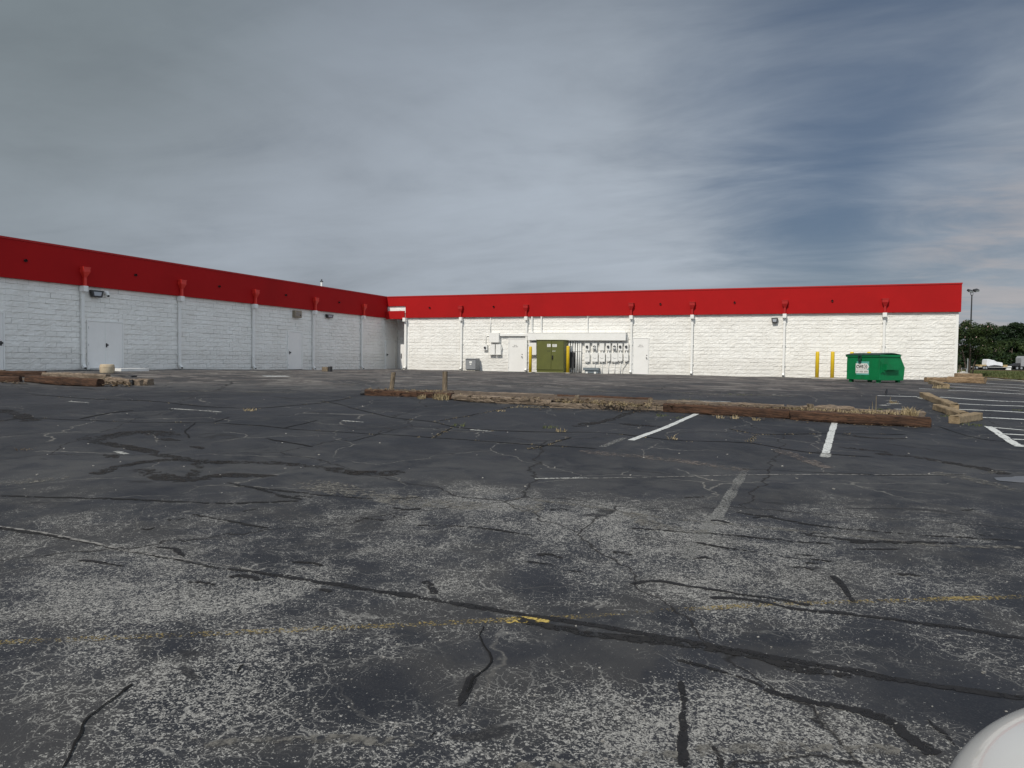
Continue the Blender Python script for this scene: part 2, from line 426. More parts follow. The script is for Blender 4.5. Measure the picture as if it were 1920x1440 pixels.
# wear painted from what the photograph shows (position px, radius m, amount)
WP = [(G(px, py), r, a) for px, py, r, a in [
    (290, 1130, .5, .9), (470, 1110, .45, .8), (330, 1290, .45, .9), (90, 1420, .5, .5), (480, 1270, .6, .3), (1090, 1390, .8, .6), (1500, 1370, .55, .7), (1250, 1330, .5, .4),
    (1090, 950, .9, .6), (1350, 1050, .9, .7), (1200, 970, 1.0, .5), (820, 930, 1.2, .5), (1400, 1160, .5, .4), (1700, 1100, .9, .2), (640, 1240, .5, .2), (1620, 960, 1.2, .4), (300, 1020, 1.0, .15),
    (80, 1360, .45, -.9), (900, 1270, .5, -.5), (1000, 1210, .4, -.3), (700, 1250, .35, -.4), (1160, 1220, .5, -.6), (1500, 1265, .5, -.5), (1850, 1060, 1.4, -.3), (1700, 1290, .5, -.5), (560, 1150, .4, -.3),
    (1600, 900, 2, -.4), (1200, 900, 1.6, -.5), (300, 850, 3, -.5), (700, 840, 3, -.6)]]
def wearmap(x, y):
    d = x*fh.x + y*fh.y; lat = x*r0.x + y*r0.y
    w = 1.0 - sm((d-5.6)/4.6)
    w *= .62
    if d < 12:
        for p, r, a in WP:
            q = ((x-p.x)**2 + (y-p.y)**2)/(r*r)
            if q < 4: w += a*.55*math.exp(-q*1.4)
    far = sm((d-17)/7)
    if x > 1.5: far *= .55
    dust = .12 + .5*sm((d-19)/8)*(1-sm((x+2)/3)) + .35*math.exp(-((d-8.3)/1.3)**2)
    dust += .6*math.exp(-((d-20)/1.6)**2)*sm((4-lat)/3)
    return (max(.07*(1-sm((d-14)/6)), min(1.2, w)), min(1, dust), far, 1)
lot_xs = steps(XW-.02, EDGE, 172); lot_ys = steps(-14, 42.15, 280)
lot = grid_mesh('parking_lot', lot_xs, lot_ys, gz, M['asphalt'], wearmap)

# kerb, grass verge, far road
kb = MB()
for i in range(44):
    y0, y1 = -14+i*1.6, -14+(i+1)*1.6
    z0, z1 = gz(EDGE, y0), gz(EDGE, y1)
    kb.quad([(EDGE-.002, y0, z0+.05), (EDGE+.16, y0, z0+.06), (EDGE+.16, y1, z1+.06), (EDGE-.002, y1, z1+.05)])
    kb.quad([(EDGE-.002, y0, z0-.1), (EDGE-.002, y0, z0+.05), (EDGE-.002, y1, z1+.05), (EDGE-.002, y1, z1-.1)])
tag(kb.build('kerb', M['conc']), kind='structure')
verge_xs = [EDGE+.155] + steps(9.2, 12, 8) + steps(13, 60, 40) + [80, 110, 160, 220]
def zverge(x, y): return gz(x, y) + .04 + .03*noise.noise(Vector((x*.8, y*.8, 0)))
grid_mesh('grass_verge', verge_xs, steps(-20, 60, 80)+steps(63, 150, 29)+steps(155, 192, 8), zverge, M['grass'])
# strip of bare soil next to the kerb is a thin sheet
sb = MB()
for i in range(60):
    y0, y1 = 20+i*.5, 20.5+i*.5
    a, b = EDGE+.3, EDGE+1.6+.7*noise.noise(Vector((0, y0*.5, 1))); b2 = EDGE+1.6+.7*noise.noise(Vector((0, y1*.5, 1)))
    sb.quad([(a, y0, gz(a, y0)+.085), (b, y0, gz(b, y0)+.085), (b2, y1, gz(b2, y1)+.085), (a, y1, gz(a, y1)+.085)])
tag(sb.build('soil_strip', M['dirt']), kind='structure')
rd = MB(); cD = 203
def atp(lat, d, dz=0):
    p = r0*lat + fh*d; return Vector((p.x, p.y, gz(p.x, p.y)+dz))
# the road crosses the view behind the verge
rd.quad([atp(60, 196, .12), atp(330, 196, .12), atp(330, 212, .12), atp(60, 212, .12)])
tag(rd.build('far_road', paint('far road asphalt', (.09, .088, .085), .9, .1, .2)), kind='structure')

# ------------------------------------------------------------------ ribbons on the lot
def ribbon(name, pts, w, mat, up=.004, jit=0., wj=0., seg=.12, kind='structure', world=False):
    P = [Vector(p) for p in pts] if world else [G(*p) for p in pts]
    if jit and len(P) > 2:
        for _ in range(2):
            S = [P[0]]
            for a, b in zip(P, P[1:]): S += [a.lerp(b, .25), a.lerp(b, .75)]
            P = S + [P[-1]]
    Q = []
    for a, b in zip(P, P[1:]):
        n = max(1, int((b-a).length/seg))
        for i in range(n): Q.append(a.lerp(b, i/n))
    Q.append(P[-1]); n = len(Q); mb = MB(); sd = random.random()*100
    L = []; Rr = []; ln = 0; U = []
    for i, q in enumerate(Q):
        a = Q[max(0, i-1)]; b = Q[min(n-1, i+1)]; t = (b-a); t.z = 0; t.normalize(); s_ = Vector((-t.y, t.x, 0))
        if i: ln += (Q[i]-Q[i-1]).length
        o = jit*(noise.noise(Vector((ln*1.5, sd, 0)))+.5*noise.noise(Vector((ln*5, sd, 3)))+.35*noise.noise(Vector((ln*14, sd, 5))))
        ww = w/2*(1+wj*(noise.noise(Vector((ln*1.1, sd, 9)))+.8*noise.noise(Vector((ln*5, sd, 4)))))*(.82 if wj else 1)
        if wj and (i == 0 or i == n-1): ww *= .2
        c = q + s_*o; l = c+s_*ww; r = c-s_*ww
        L.append(Vector((l.x, l.y, gz(l.x, l.y)+up))); Rr.append(Vector((r.x, r.y, gz(r.x, r.y)+up))); U.append(ln)
    for i in range(n-1):
        m0 = (L[i]+Rr[i])/2; m1 = (L[i+1]+Rr[i+1])/2
        mb.quad([L[i], m0, m1, L[i+1]], [(U[i], 1), (U[i], 0), (U[i+1], 0), (U[i+1], 1)])
        mb.quad([m0, Rr[i], Rr[i+1], m1], [(U[i], 0), (U[i], -1), (U[i+1], -1), (U[i+1], 0)])
    o = mb.build(name, mat, fixn=False); o['kind'] = kind; return o
UP = [.003]
def rb(name, pts, w, mat, **k):
    if name == 'crack_filler' and 'seg' not in k: k['seg'] = .06
    if name == 'tar_stain': w *= .8
    if name == 'crack_filler': w *= .84
    UP[0] += .000022
    return ribbon(name, pts, w, mat, up=UP[0], **k)
# old paint lowest
rb('faded_yellow_line', [(-60, 1208), (180, 1198), (480, 1185), (720, 1173), (960, 1163), (1180, 1150), (1380, 1138), (1560, 1130), (1750, 1125), (2000, 1116)], .07, M['yellow_line'], jit=.01)
rb('faded_yellow_line', [(948, 1164), (1028, 1161)], .11, M['yellow_bold'])
rb('old_line', [(1397, 882), (1350, 960), (1318, 1003), (1288, 1048)], .12, M['ghost'])
rb('old_line', [(1130, 838), (1172, 821)], .12, M['ghost'])
rb('old_line', [(1003, 898), (1385, 891), (1812, 889)], .035, M['pale_thin'])
rb('old_line', [(1003, 898), (1100, 896)], .05, M['white_worn'])
# silt
for pts, w in [([(1085, 846), (1184, 855), (1288, 865), (1400, 884)], .34), ([(1455, 842), (1510, 862), (1550, 878)], .25)]:
    rb('silt', pts, w, M['pink'], jit=.05, wj=.5)
for pts, w in [([(0, 905), (60, 902), (130, 895)], .3), ([(560, 905), (700, 930), (860, 950), (1020, 955)], .4), ([(960, 934), (1080, 946), (1170, 961), (1290, 976), (1420, 987), (1560, 1001), (1720, 1020), (1930, 1030)], .09),
               ([(1750, 885), (1830, 900), (1920, 925)], .3), ([(1180, 960), (1220, 985), (1330, 1000)], .3), ([(960, 1446), (1150, 1418), (1450, 1408), (1680, 1400)], .1), ([(380, 1400), (560, 1390), (800, 1380)], .08)]:
    rb('silt', pts, w, M['pale'], jit=.06, wj=.6)
for pts, w in [([(440, 702), (640, 700), (900, 701)], .5), ([(600, 722), (760, 716), (1000, 722), (1130, 728)], .5), ([(1100, 733), (1300, 738), (1500, 742)], .6), ([(250, 700), (420, 701)], .7), ([(330, 735), (420, 733), (560, 735)], .5)]:
    rb('silt', pts, w, M['pale'], jit=.2, wj=.6, seg=.4)
# crack filler bands
rb('crack_filler', [(-80, 983), (0, 990), (100, 1005), (225, 1029), (350, 1053), (475, 1073)], .06, M['filler_thin'], jit=.03, wj=.8)
rb('pale_crack', [(-80, 981), (0, 988), (100, 1002), (225, 1027), (350, 1050), (475, 1070)], .03, M['pale_thin'], jit=.03, wj=.8)
rb('crack_filler', [(470, 1072), (600, 1091), (750, 1116), (900, 1137), (960, 1147), (1060, 1165), (1160, 1180), (1260, 1197), (1385, 1219), (1510, 1245), (1635, 1266), (1760, 1288), (1960, 1316)], .095, M['filler'], jit=.03, wj=.55)
rb('crack_filler', [(960, 1160), (1080, 1185), (1200, 1200), (1330, 1210), (1480, 1252), (1600, 1275)], .12, M['filler_thin'], jit=.06, wj=.9)
rb('crack_filler', [(1180, 1094), (1230, 1088), (1300, 1100), (1380, 1113), (1450, 1124), (1520, 1136)], .075, M['filler'], jit=.03, wj=.6)
rb('crack_filler', [(1330, 1120), (1430, 1128), (1470, 1142), (1560, 1150), (1690, 1163), (1830, 1184), (1960, 1203)], .075, M['filler'], jit=.04, wj=.8)
rb('crack_filler', [(1560, 1080), (1585, 1100), (1602, 1130)], .085, M['filler'], jit=.02, wj=.5)
rb('crack_filler', [(1430, 1296), (1520, 1318), (1600, 1330), (1660, 1345), (1700, 1375), (1760, 1415)], .10, M['filler'], jit=.03, wj=.5)
rb('crack_filler', [(1270, 1238), (1350, 1262), (1440, 1296)], .06, M['filler_thin'], jit=.04, wj=.6)
rb('crack_filler', [(1280, 1278), (1284, 1330), (1280, 1380), (1284, 1440)], .065, M['filler'], jit=.02, wj=.6)
rb('crack_filler', [(1330, 1390), (1350, 1420), (1352, 1450)], .05, M['filler_thin'], wj=.6)
rb('crack_filler', [(1740, 1350), (1765, 1372), (1790, 1398)], .06, M['filler'], wj=.6)
rb('crack_filler', [(430, 1083), (455, 1078), (490, 1088)], .13, M['filler'], jit=.02, wj=.5)
rb('crack_filler', [(795, 1090), (812, 1098), (815, 1115)], .10, M['filler'], jit=.02, wj=.5)
rb('crack_filler', [(290, 1025), (330, 1030), (345, 1045)], .07, M['filler'], wj=.6)
rb('crack_filler', [(360, 965), (440, 980), (500, 992)], .06, M['filler_thin'], jit=.04, wj=.6)
rb('crack_filler', [(1300, 1048), (1322, 1045), (1338, 1050)], .09, M['filler'], wj=.5)
rb('crack_filler', [(860, 1325), (880, 1285), (888, 1262)], .09, M['filler'], wj=.6)
rb('crack_filler', [(980, 1052), (1040, 1060)], .05, M['filler'], wj=.6); rb('crack_filler', [(1060, 1070), (1095, 1073)], .07, M['filler'], wj=.6)
rb('crack_filler', [(1490, 1040), (1530, 1043)], .09, M['filler'], wj=.6); rb('crack_filler', [(1600, 1030), (1690, 1030)], .06, M['filler'], wj=.6)
for k in range(26):
    a = random.uniform(80, 1880); b = random.uniform(930, 1110); q = random.uniform(14, 60)
    rb('crack_filler', [(a, b), (a+q*.5, b+random.uniform(-3, 4)), (a+q, b+random.uniform(-4, 7))], random.uniform(.04, .09), M['filler_thin'], jit=.03, wj=.8)
for pts, w in [([(780, 985), (900, 990), (1000, 1003)], .05), ([(1180, 990), (1300, 998), (1430, 1010), (1560, 1022)], .06), ([(1380, 960), (1520, 985), (1700, 1003), (1900, 1015)], .05), ([(1300, 1020), (1440, 1040), (1560, 1052)], .05),
               ([(1500, 1000), (1640, 1018), (1800, 1018)], .08), ([(0, 930), (200, 935), (380, 945), (560, 940)], .08), ([(420, 905), (540, 925), (700, 935)], .09), ([(480, 915), (560, 938)], .1)]:
    rb('crack_filler', pts, w, M['filler_thin'], jit=.06, wj=.8)
# tar stains, upper left
for pts, w in [([(165, 826), (215, 818), (262, 807), (330, 818)], .55), ([(170, 828), (220, 836), (262, 842), (300, 852), (335, 862), (430, 868)], .30), ([(180, 890), (210, 876), (262, 868), (320, 862), (400, 866), (520, 866), (600, 876), (680, 886), (760, 884)], .30),
               ([(255, 880), (300, 893), (352, 900), (395, 896)], .5), ([(372, 868), (366, 880), (358, 893)], .35), ([(395, 895), (420, 888), (520, 893)], .3), ([(290, 823), (335, 827)], .35), ([(363, 836), (383, 842)], .3), ([(195, 852), (212, 860)], .25), ([(60, 790), (30, 775), (0, 768)], .5), ([(640, 884), (700, 893), (760, 886)], .3)]:
    rb('tar_stain', pts, w, M['stain'], jit=.08, wj=.5)
for pts, w in [([(1640, 850), (1700, 855), (1790, 868), (1850, 880), (1890, 890)], .3), ([(1580, 815), (1640, 822), (1700, 822)], .3), ([(1570, 838), (1680, 850)], .2), ([(1200, 770), (1130, 790), (1075, 800)], .3), ([(1160, 795), (1240, 800)], .25)]:
    rb('tar_stain', pts, w, M['stain'], jit=.08, wj=.7)
# long cracks
CR = [([(57, 740), (133, 746), (233, 750), (333, 757), (467, 768), (567, 759), (617, 754), (660, 745)], .07), ([(0, 790), (50, 783), (117, 787), (213, 791), (367, 792), (433, 795), (533, 803), (640, 810), (713, 815), (817, 821), (900, 827), (1005, 834), (1120, 842)], .045),
      ([(600, 752), (640, 759), (687, 772), (739, 785), (817, 790), (848, 802), (926, 808), (1030, 810), (1140, 811), (1220, 822), (1299, 828), (1405, 829), (1431, 835), (1520, 850), (1640, 858)], .05),
      ([(968, 762), (880, 780), (817, 790)], .035), ([(848, 802), (812, 820)], .05), ([(1070, 820), (1030, 834), (990, 843)], .05), ([(1366, 804), (1418, 815), (1500, 814), (1580, 813), (1700, 815)], .05), ([(1405, 829), (1418, 815)], .03),
      ([(1390, 880), (1480, 884), (1560, 886), (1660, 893), (1810, 890)], .02), ([(367, 792), (345, 812), (355, 822)], .03), ([(533, 803), (600, 788)], .035), ([(430, 782), (400, 792)], .04), ([(500, 822), (590, 838)], .05),
      ([(740, 640+165), (660, 830), (640, 826)], .02), ([(1760, 800), (1790, 810), (1830, 822), (1900, 830)], .05), ([(250, 770), (200, 775), (150, 786)], .1)]
for pts, w in CR: rb('pavement_crack', pts, w, M['crack'], jit=.05, wj=.7)
for pts, w in [([(110, 1460), (130, 1430), (143, 1400), (163, 1375), (168, 1350), (200, 1325), (222, 1300), (248, 1284)], .014), ([(905, 1175), (903, 1195), (915, 1222), (914, 1245), (895, 1262), (880, 1275), (878, 1300)], .014), ([(455, 1245), (440, 1262)], .012), ([(805, 1385), (815, 1372)], .014)]:
    rb('pavement_crack', pts, w, M['crack'], jit=.035, wj=.9, seg=.025)
# pale branching cracks in the near field
for k in range(0):
    a = random.uniform(40, 1800); b = random.uniform(1080, 1420); P = [(a, b)]
    for i in range(random.randint(3, 6)):
        a += random.uniform(-35, 55); b += random.uniform(-16, 24); P.append((a, b))
    rb('pale_crack', P, random.uniform(.007, .014), M['pale_thin'], jit=.015, wj=.6, seg=.05)
# stall paint
rb('stall_line', [(1312, 774), (1245, 803), (1183, 826)], .135, M['white_line'])
rb('stall_line', [(1567, 785), (1558, 815), (1548, 850)], .135, M['white_line'])
rb('stall_line', [(1550, 850), (1546, 858)], .15, M['white_worn'])
for pts in [[(317, 766), (415, 773)], [(127, 753), (165, 755)], [(217, 847), (238, 852)], [(642, 789), (682, 792)], [(882, 806), (920, 809)]]:
    rb('stall_line', pts, .10, M['white_worn'])
rb('stall_line', [(494, 705.5), (540, 705.5)], .55, M['white_line'])
for i, pts in enumerate([[(1847, 718), (1920, 722.5), (1990, 727)], [(1779, 720), (1920, 728.5), (2000, 733)], [(1781, 725.5), (1920, 734), (2000, 739)], [(1778, 732), (1920, 739.5), (2010, 744)], [(1645, 742), (1719, 744)], [(1723, 729), (1751, 730)], [(1762, 745), (1920, 754), (2020, 760)],
            [(1768, 755.5), (1920, 762), (2030, 767)], [(1787, 767.5), (1920, 773.8), (2040, 779)], [(1839, 783), (1920, 787), (2060, 794)], [(1864, 802), (1920, 807), (2070, 820)], [(1879, 814), (1920, 816), (2080, 824)], [(1899, 824), (1960, 826), (2080, 833)], [(1905, 834), (1980, 842), (2080, 852)]]):
    pts = [(x, y) for x, y in pts]
    P = [G(*p) for p in pts]
    # stop before the kerb
    Q = []
    for a in P:
        if a.x > EDGE-.2:
            if Q: b = Q[-1]; t_ = (EDGE-.2-b.x)/(a.x-b.x); Q.append(b.lerp(a, t_))
            break
        Q.append(a)
    if len(Q) > 1: rb('stall_line', Q, .16 if i < 10 else .11, M['white_line'], world=True)
rb('stall_line', [(1719, 744.3), (1731, 749)], .10, M['white_worn'])
rb('stall_line', [(1853, 800), (1880, 818), (1912, 838)], .17, M['white_line'])
# puddle
pd = MB(); pc = [G(*p) for p in [(1862, 897), (1880, 891), (1905, 893), (1935, 898), (1940, 908), (1905, 910), (1880, 906)]]
cq = sum(pc, Vector())/len(pc); rim = []
for k in range(48):
    a_ = 2*math.pi*k/48; rr_ = .27*(1+.35*noise.noise(Vector((math.cos(a_)*1.3, math.sin(a_)*1.3, 4)))+.16*noise.noise(Vector((math.cos(a_)*4, math.sin(a_)*4, 8))))
    q = cq + r0*.12 + r0*rr_*1.25*math.cos(a_) + fh*rr_*.7*math.sin(a_); rim.append((q.x, q.y, gz(q.x, q.y)+.0065))
pd.quad(rim); o = pd.build('puddle', NT('puddle water').set((.02, .02, .02), .04), fixn=False); o['kind'] = 'structure'
rb('silt', [(1840, 889), (1875, 884), (1930, 890)], .12, M['pale'], jit=.04, wj=.5)

# ------------------------------------------------------------------ the building
bld = thing('commercial_building', (XW, YW, gz(XW, YW)), 'long white painted block building with red fascia wrapping its inner corner', 'building')
ZF0, ZF1 = 4.08, 5.48
XR0 = onY(763, 640, YW).x; XR1 = onY(1795, 650, YW).x; XFR1 = onY(1803, 560, YF).x
def block_wall(name, o, dvec, nvec, length, z0, z1, seed):
    rn = random.Random(seed); mb = MB(); o = Vector(o); D = Vector(dvec); Nn = Vector(nvec); H = .2
    nc = int(math.ceil((z1-z0)/H)); Z = Vector((0, 0, 1))
    for c in range(nc):
        zb = z0 + c*H; zt = min(zb+H, z1)
        s = -.2 if c % 2 else 0.; 
        while s < length:
            a = max(0, s); b = min(length, s+.4); s += .4
            if b-a < .02: continue
            over = rn.uniform(.006, .020); tilt = rn.uniform(-.012, .004); tl = rn.uniform(-.008, .008); vg = .006 if rn.random() < .8 else -.002; gd = rn.choice((-.014, -.008, -.002, .003)); gd2 = rn.choice((-.014, -.006, .002))
            us = [a, a+.014, a+(b-a)*.25, a+(b-a)*.5, a+(b-a)*.75, b-.014, b]
            hs = [zb, zb+.014, zb+(zt-zb)*.4, zb+(zt-zb)*.7, zt-.012, zt]
            n0 = len(mb.v)
            for j, z in enumerate(hs):
                for i, u in enumerate(us):
                    if j == 0: dp = gd
                    elif j == 5: dp = gd2
                    elif i in (0, 6): dp = vg+over*.6
                    else:
                        dp = over + tilt*(j-1)/3 + tl*(i-3)/3 + .009*rn.uniform(-1, 1)
                    mb.v.append(tuple(o + D*u + Nn*dp + Z*z))
            for j in range(5):
                for i in range(6):
                    k = n0 + j*7 + i
                    mb.f.append((k, k+1, k+8, k+7)); mb.uv += [(0, 0)]*4; mb.mi.append(0)
    return mb
def fix_dir(mb, nvec):
    # make the winding face nvec
    a, b, c = [Vector(mb.v[i]) for i in mb.f[0][:3]]
    mb2 = mb
    f = mb.f[len(mb.f)//2]; a, b, c = [Vector(mb.v[i]) for i in f[:3]]
    if (b-a).cross(c-a).dot(Vector(nvec)) < 0: mb.f = [tuple(reversed(x)) for x in mb.f]
    return mb
LY0 = -8.0
w1 = fix_dir(block_wall('w', (XW, LY0, 0), (0, 1, 0), (1, 0, 0), YW+1.5-LY0, .3, ZF0+.1, 1), (1, 0, 0)); wpart(w1, 'wall', M['wall'], bld, fixn=False)
w2 = fix_dir(block_wall('w', (XR0, YW, 0), (1, 0, 0), (0, -1, 0), XR1-XR0, .3, ZF0+.1, 2), (0, -1, 0)); wpart(w2, 'wall', M['wall'], bld, fixn=False)
w3 = fix_dir(block_wall('w', (XW+.02, YW+1.5, 0), (1, 0, 0), (0, -1, 0), XR0-XW+.3, .3, ZF0+.1, 3), (0, -1, 0)); wpart(w3, 'wall', M['wall'], bld, fixn=False)
w4 = fix_dir(block_wall('w', (XR1, YW+.0, 0), (0, 1, 0), (1, 0, 0), 24, .3, ZF0+.1, 4), (1, 0, 0)); wpart(w4, 'wall', M['wall'], bld, fixn=False)
mb = MB(); mb.box(XR0, XR0+.12, YW+.03, YW+1.49, .3, ZF0+.1)           # cheek of the recess
mb.box(XR0, XR0+.14, YW-.012, YW+.04, .3, ZF0+.1)
wpart(mb, 'corner_trim', M['white'], bld); mb = MB()
mb.box(XR1-.1, XR1+.018, YW-.02, YW+.09, .3, ZF0+.1)
wpart(mb, 'corner_trim', M['white'], bld)
# solid masses behind the skins and the roof
mb = MB(); mb.box(XW-16, XW-.03, LY0, YW+26, .2, ZF1-.45); mb.box(XW-.03, XR1-.03, YW+1.55, YW+26, .21, ZF1-.46); mb.box(XR0+.125, XR1-.06, YW+.045, YW+1.6, .22, ZF1-.47)
wpart(mb, 'roof', M['roof'], bld)
# fascia: bands with folded coping
def fascia(a, b, plane, axis, name='fascia', z0=ZF0, z1=ZF1):
    mb = MB(); cp = MB()
    n = max(1, int(round((b-a)/3.05))); w = (b-a)/n
    for i in range(n):
        p, q = a+i*w, a+(i+1)*w
        g = .0
        if axis == 'x':
            mb.box(p+g, q-g, plane, plane+.28, z0, z1-.07)
        else: mb.box(plane-.28, plane, p+g, q-g, z0, z1-.07)
    mb2 = MB()
    if axis == 'x':
        mb2.box(a, b, plane, plane+.28, z0, z1-.07); cp.box(a-.0, b+.02, plane-.022, plane+.32, z1-.068, z1)
    else:
        mb2.box(plane-.28, plane, a, b, z0, z1-.07); cp.box(plane-.32, plane+.022, a, b+.0, z1-.068, z1)
    f = wpart(mb2, name, M['red'], bld); wpart(cp, 'coping', M['redtrim'], f)
    return f
NZ = onY(740, 574, YF).z
fascia(XR0-.03, XFR1, YF, 'x'); 
f2 = MB(); f2.box(XF+.001, XR0-.032, YF, YF+.28, NZ, ZF1-.07); f2 = wpart(f2, 'fascia', M['red'], bld)
cpp = MB(); cpp.box(XF+.001, XR0-.032, YF-.022, YF+.32, ZF1-.068, ZF1); wpart(cpp, 'coping', M['redtrim'], f2)
fascia(LY0, YF+.285, XF, 'y')
mb = MB(); mb.box(XFR1-.28, XFR1, YF+.285, YW+24, ZF0+.01, ZF1-.07); wpart(mb, 'fascia', M['red'], bld)
# soffits
mb = MB(); mb.box(XW+.03, XF-.01, LY0, YW+1.4, ZF0+.012, ZF0+.03); mb.box(XR0, XFR1-.01, YF+.02, YW, ZF0+.013, ZF0+.031)
wpart(mb, 'soffit', M['redtrim'], bld)
# small canopy over the recess
cz0, cz1 = onY(740, 598, YF-.15).z, onY(740, 583, YF-.15).z
can = MB(); can.box(XF+.02, XR0-.05, YF-.12, YF-.04, cz0, cz1); can = wpart(can, 'canopy', M['red'], bld)
mb = MB(); mb.box(XF+.02, XR0-.05, YF-.038, YW+1.45, cz0+.05, cz0+.12); wpart(mb, 'ceiling', M['redtrim'], can)
mb = MB(); mb.box(XF+.03, XR0-.05, YF+.1, YF+.14, cz1-.2, NZ+.05); wpart(mb, 'flashing', M['white'], can)
mb = MB()
for k in range(8):
    t = math.pi*k/7
mb.prism([((XF+XR0)/2+.13+.16*math.cos(math.pi*k/8), cz1+.01+.13*math.sin(math.pi*k/8)) for k in range(9)], 'y', YF-.03, YF+.05); wpart(mb, 'vent_cap', M['white'], can)

# doors ------------------------------------------------------------
def door_on_front(px0, px1, pytop, n_leaf=1, handle_px=None, sign=False, Y=YW, gw=None):
    y0 = Y-.045
    a = onY(px0, pytop, y0); b = onY(px1, pytop, y0); x0, x1, z1 = a.x, b.x, onY((px0+px1)/2, pytop, y0).z
    zb = gz((x0+x1)/2, Y-.3)-.01
    fr = MB(); t = .055
    fr.box(x0, x0+t, y0-.012, Y+.05, zb, z1); fr.box(x1-t, x1, y0-.012, Y+.05, zb, z1); fr.box(x0+t, x1-t, y0-.012, Y+.05, z1-t, z1)
    lf = MB(); lf.box(x0+t+.006, x1-t-.006, y0+.003, Y+.05, zb+.02, z1-t-.006)
    d = wpart(lf, 'door', M['door'], bld); wpart(fr, 'frame', M['white'], d, bev=.004)
    mb = MB(); mb.box(x0+t, x1-t, y0-.02, Y+.04, zb-.02, zb+.015); wpart(mb, 'threshold', M['steel'], d)
    if handle_px:
        h = onY(handle_px[0], handle_px[1], y0)
        mb = MB(); mb.tube([(h.x, y0+.003, h.z), (h.x, y0-.05, h.z)], .022); mb.tube([(h.x, y0-.05, h.z), (h.x, y0-.085, h.z)], .032)
        wpart(mb, 'handle', M['dark'], d); mb = MB(); mb.tube([(h.x, y0+.003, h.z+.14), (h.x, y0-.02, h.z+.14)], .028); wpart(mb, 'deadbolt', M['dark'], d)
    hx = x0+t if (handle_px and handle_px[0] > (px0+px1)/2) else x1-t
    for zz in (zb+.25, (zb+z1)/2, z1-.3):
        hg = MB(); hg.tube([(hx, y0-.008, zz-.05), (hx, y0-.008, zz+.05)], .011, 6); wpart(hg, 'hinge', M['steel'], d)
    return d, x0, x1, z1, y0
rnd = random.Random(5)
def blurry_writing(parent, cx_, z, y, rows, mat, hgt=.055, gap=.03, chw=.042):
    mb = MB()
    for r, words in enumerate(rows):
        tot = sum(words)*chw + (len(words)-1)*chw*.8; x = cx_-tot/2
        for wi, n in enumerate(words):
            for k in range(n):
                zz = z-r*(hgt+gap)
                mb.box(x, x+.009, y-.003, y, zz, zz+hgt)
                q = rnd.random()
                if q < .6: mb.box(x+.009, x+chw*.7, y-.003, y, zz+hgt*.8, zz+hgt)
                if q > .3: mb.box(x+.009, x+chw*.7, y-.003, y, zz, zz+hgt*.2)
                if q > .5: mb.box(x+chw*.5, x+chw*.7, y-.003, y, zz+hgt*.2, zz+hgt*.5)
                x += chw
            x += chw*.8
    return wpart(mb, 'lettering', mat, parent)
d1, a, b, c, y = door_on_front(953, 986.5, 634, 1, (979, 669)); blurry_writing(d1, onY(966.5, 650, y).x, onY(966.5, 648.2, y).z, y+.002, [(3, 1), (4, 4)], M['ink'])
d2, a, b, c, y = door_on_front(1186, 1217, 632.5, 1, (1212.5, 671)); blurry_writing(d2, onY(1201.5, 650, y).x, onY(1201.5, 648.3, y).z, y+.002, [(3, 1), (4, 3)], M['ink'])
# door in the recess end wall
d3, a, b, c, y = door_on_front(746, 763, 640, 1, (752, 669), Y=YW+1.5)
def door_on_left(px0, px1, pytop, leaves=1, handle=None):
    x0 = XW+.045
    y0 = onX(px0, pytop, x0).y; y1 = onX(px1, pytop, x0).y; z1 = onX((px0+px1)/2, pytop, x0).z
    zb = gz(XW+.3, (y0+y1)/2)-.01; t = .055
    fr = MB(); fr.box(XW-.05, x0+.012, y0, y0+t, zb, z1); fr.box(XW-.05, x0+.012, y1-t, y1, zb, z1); fr.box(XW-.05, x0+.012, y0+t, y1-t, z1-t, z1)
    a = y0+t+.006; b = y1-t-.006; d = None
    if leaves == 1:
        lf = MB(); lf.box(XW-.05, x0-.003, a, b, zb+.02, z1-t-.006); d = wpart(lf, 'door', M['door'], bld)
    else:
        mid = (a+b)/2
        lf = MB(); lf.box(XW-.05, x0-.003, a, mid-.005, zb+.02, z1-t-.006); d = wpart(lf, 'door', M['door'], bld)
        lf = MB(); lf.box(XW-.05, x0-.003, mid+.005, b, zb+.02, z1-t-.006); wpart(lf, 'door', M['door'], bld)
        mb = MB(); mb.box(x0-.003, x0+.01, mid-.03, mid+.012, zb+.02, z1-t-.01); wpart(mb, 'astragal', M['white'], d)
    wpart(fr, 'frame', M['white'], d, bev=.004)
    if handle:
        h = onX(handle[0], handle[1], x0)
        mb = MB(); mb.tube([(x0-.003, h.y, h.z), (x0+.05, h.y, h.z)], .022); mb.tube([(x0+.05, h.y, h.z), (x0+.09, h.y, h.z)], .034)
        mb.box(x0-.003, x0+.012, h.y-.03, h.y+.03, h.z-.09, h.z+.07)
        wpart(mb, 'handle', M['dark'], d)
    for zz in (zb+.25, (zb+z1)/2, z1-.3):
        hg = MB(); hg.tube([(x0+.008, y0+t, zz-.05), (x0+.008, y0+t, zz+.05)], .011, 6); wpart(hg, 'hinge', M['steel'], d)
    mb = MB(); mb.box(XW, x0+.03, y0+t, y1-t, zb-.03, zb+.012); wpart(mb, 'threshold', M['dark'], d)
    return d
door_on_left(-34, 8.5, 583, 1, (1.5, 643))
door_on_left(163, 231.5, 601.5, 2, (199.5, 647))
door_on_left(539.5, 567.5, 621, 1, (543, 661))
door_on_left(723, 741, 640, 1, (725.5, 665))

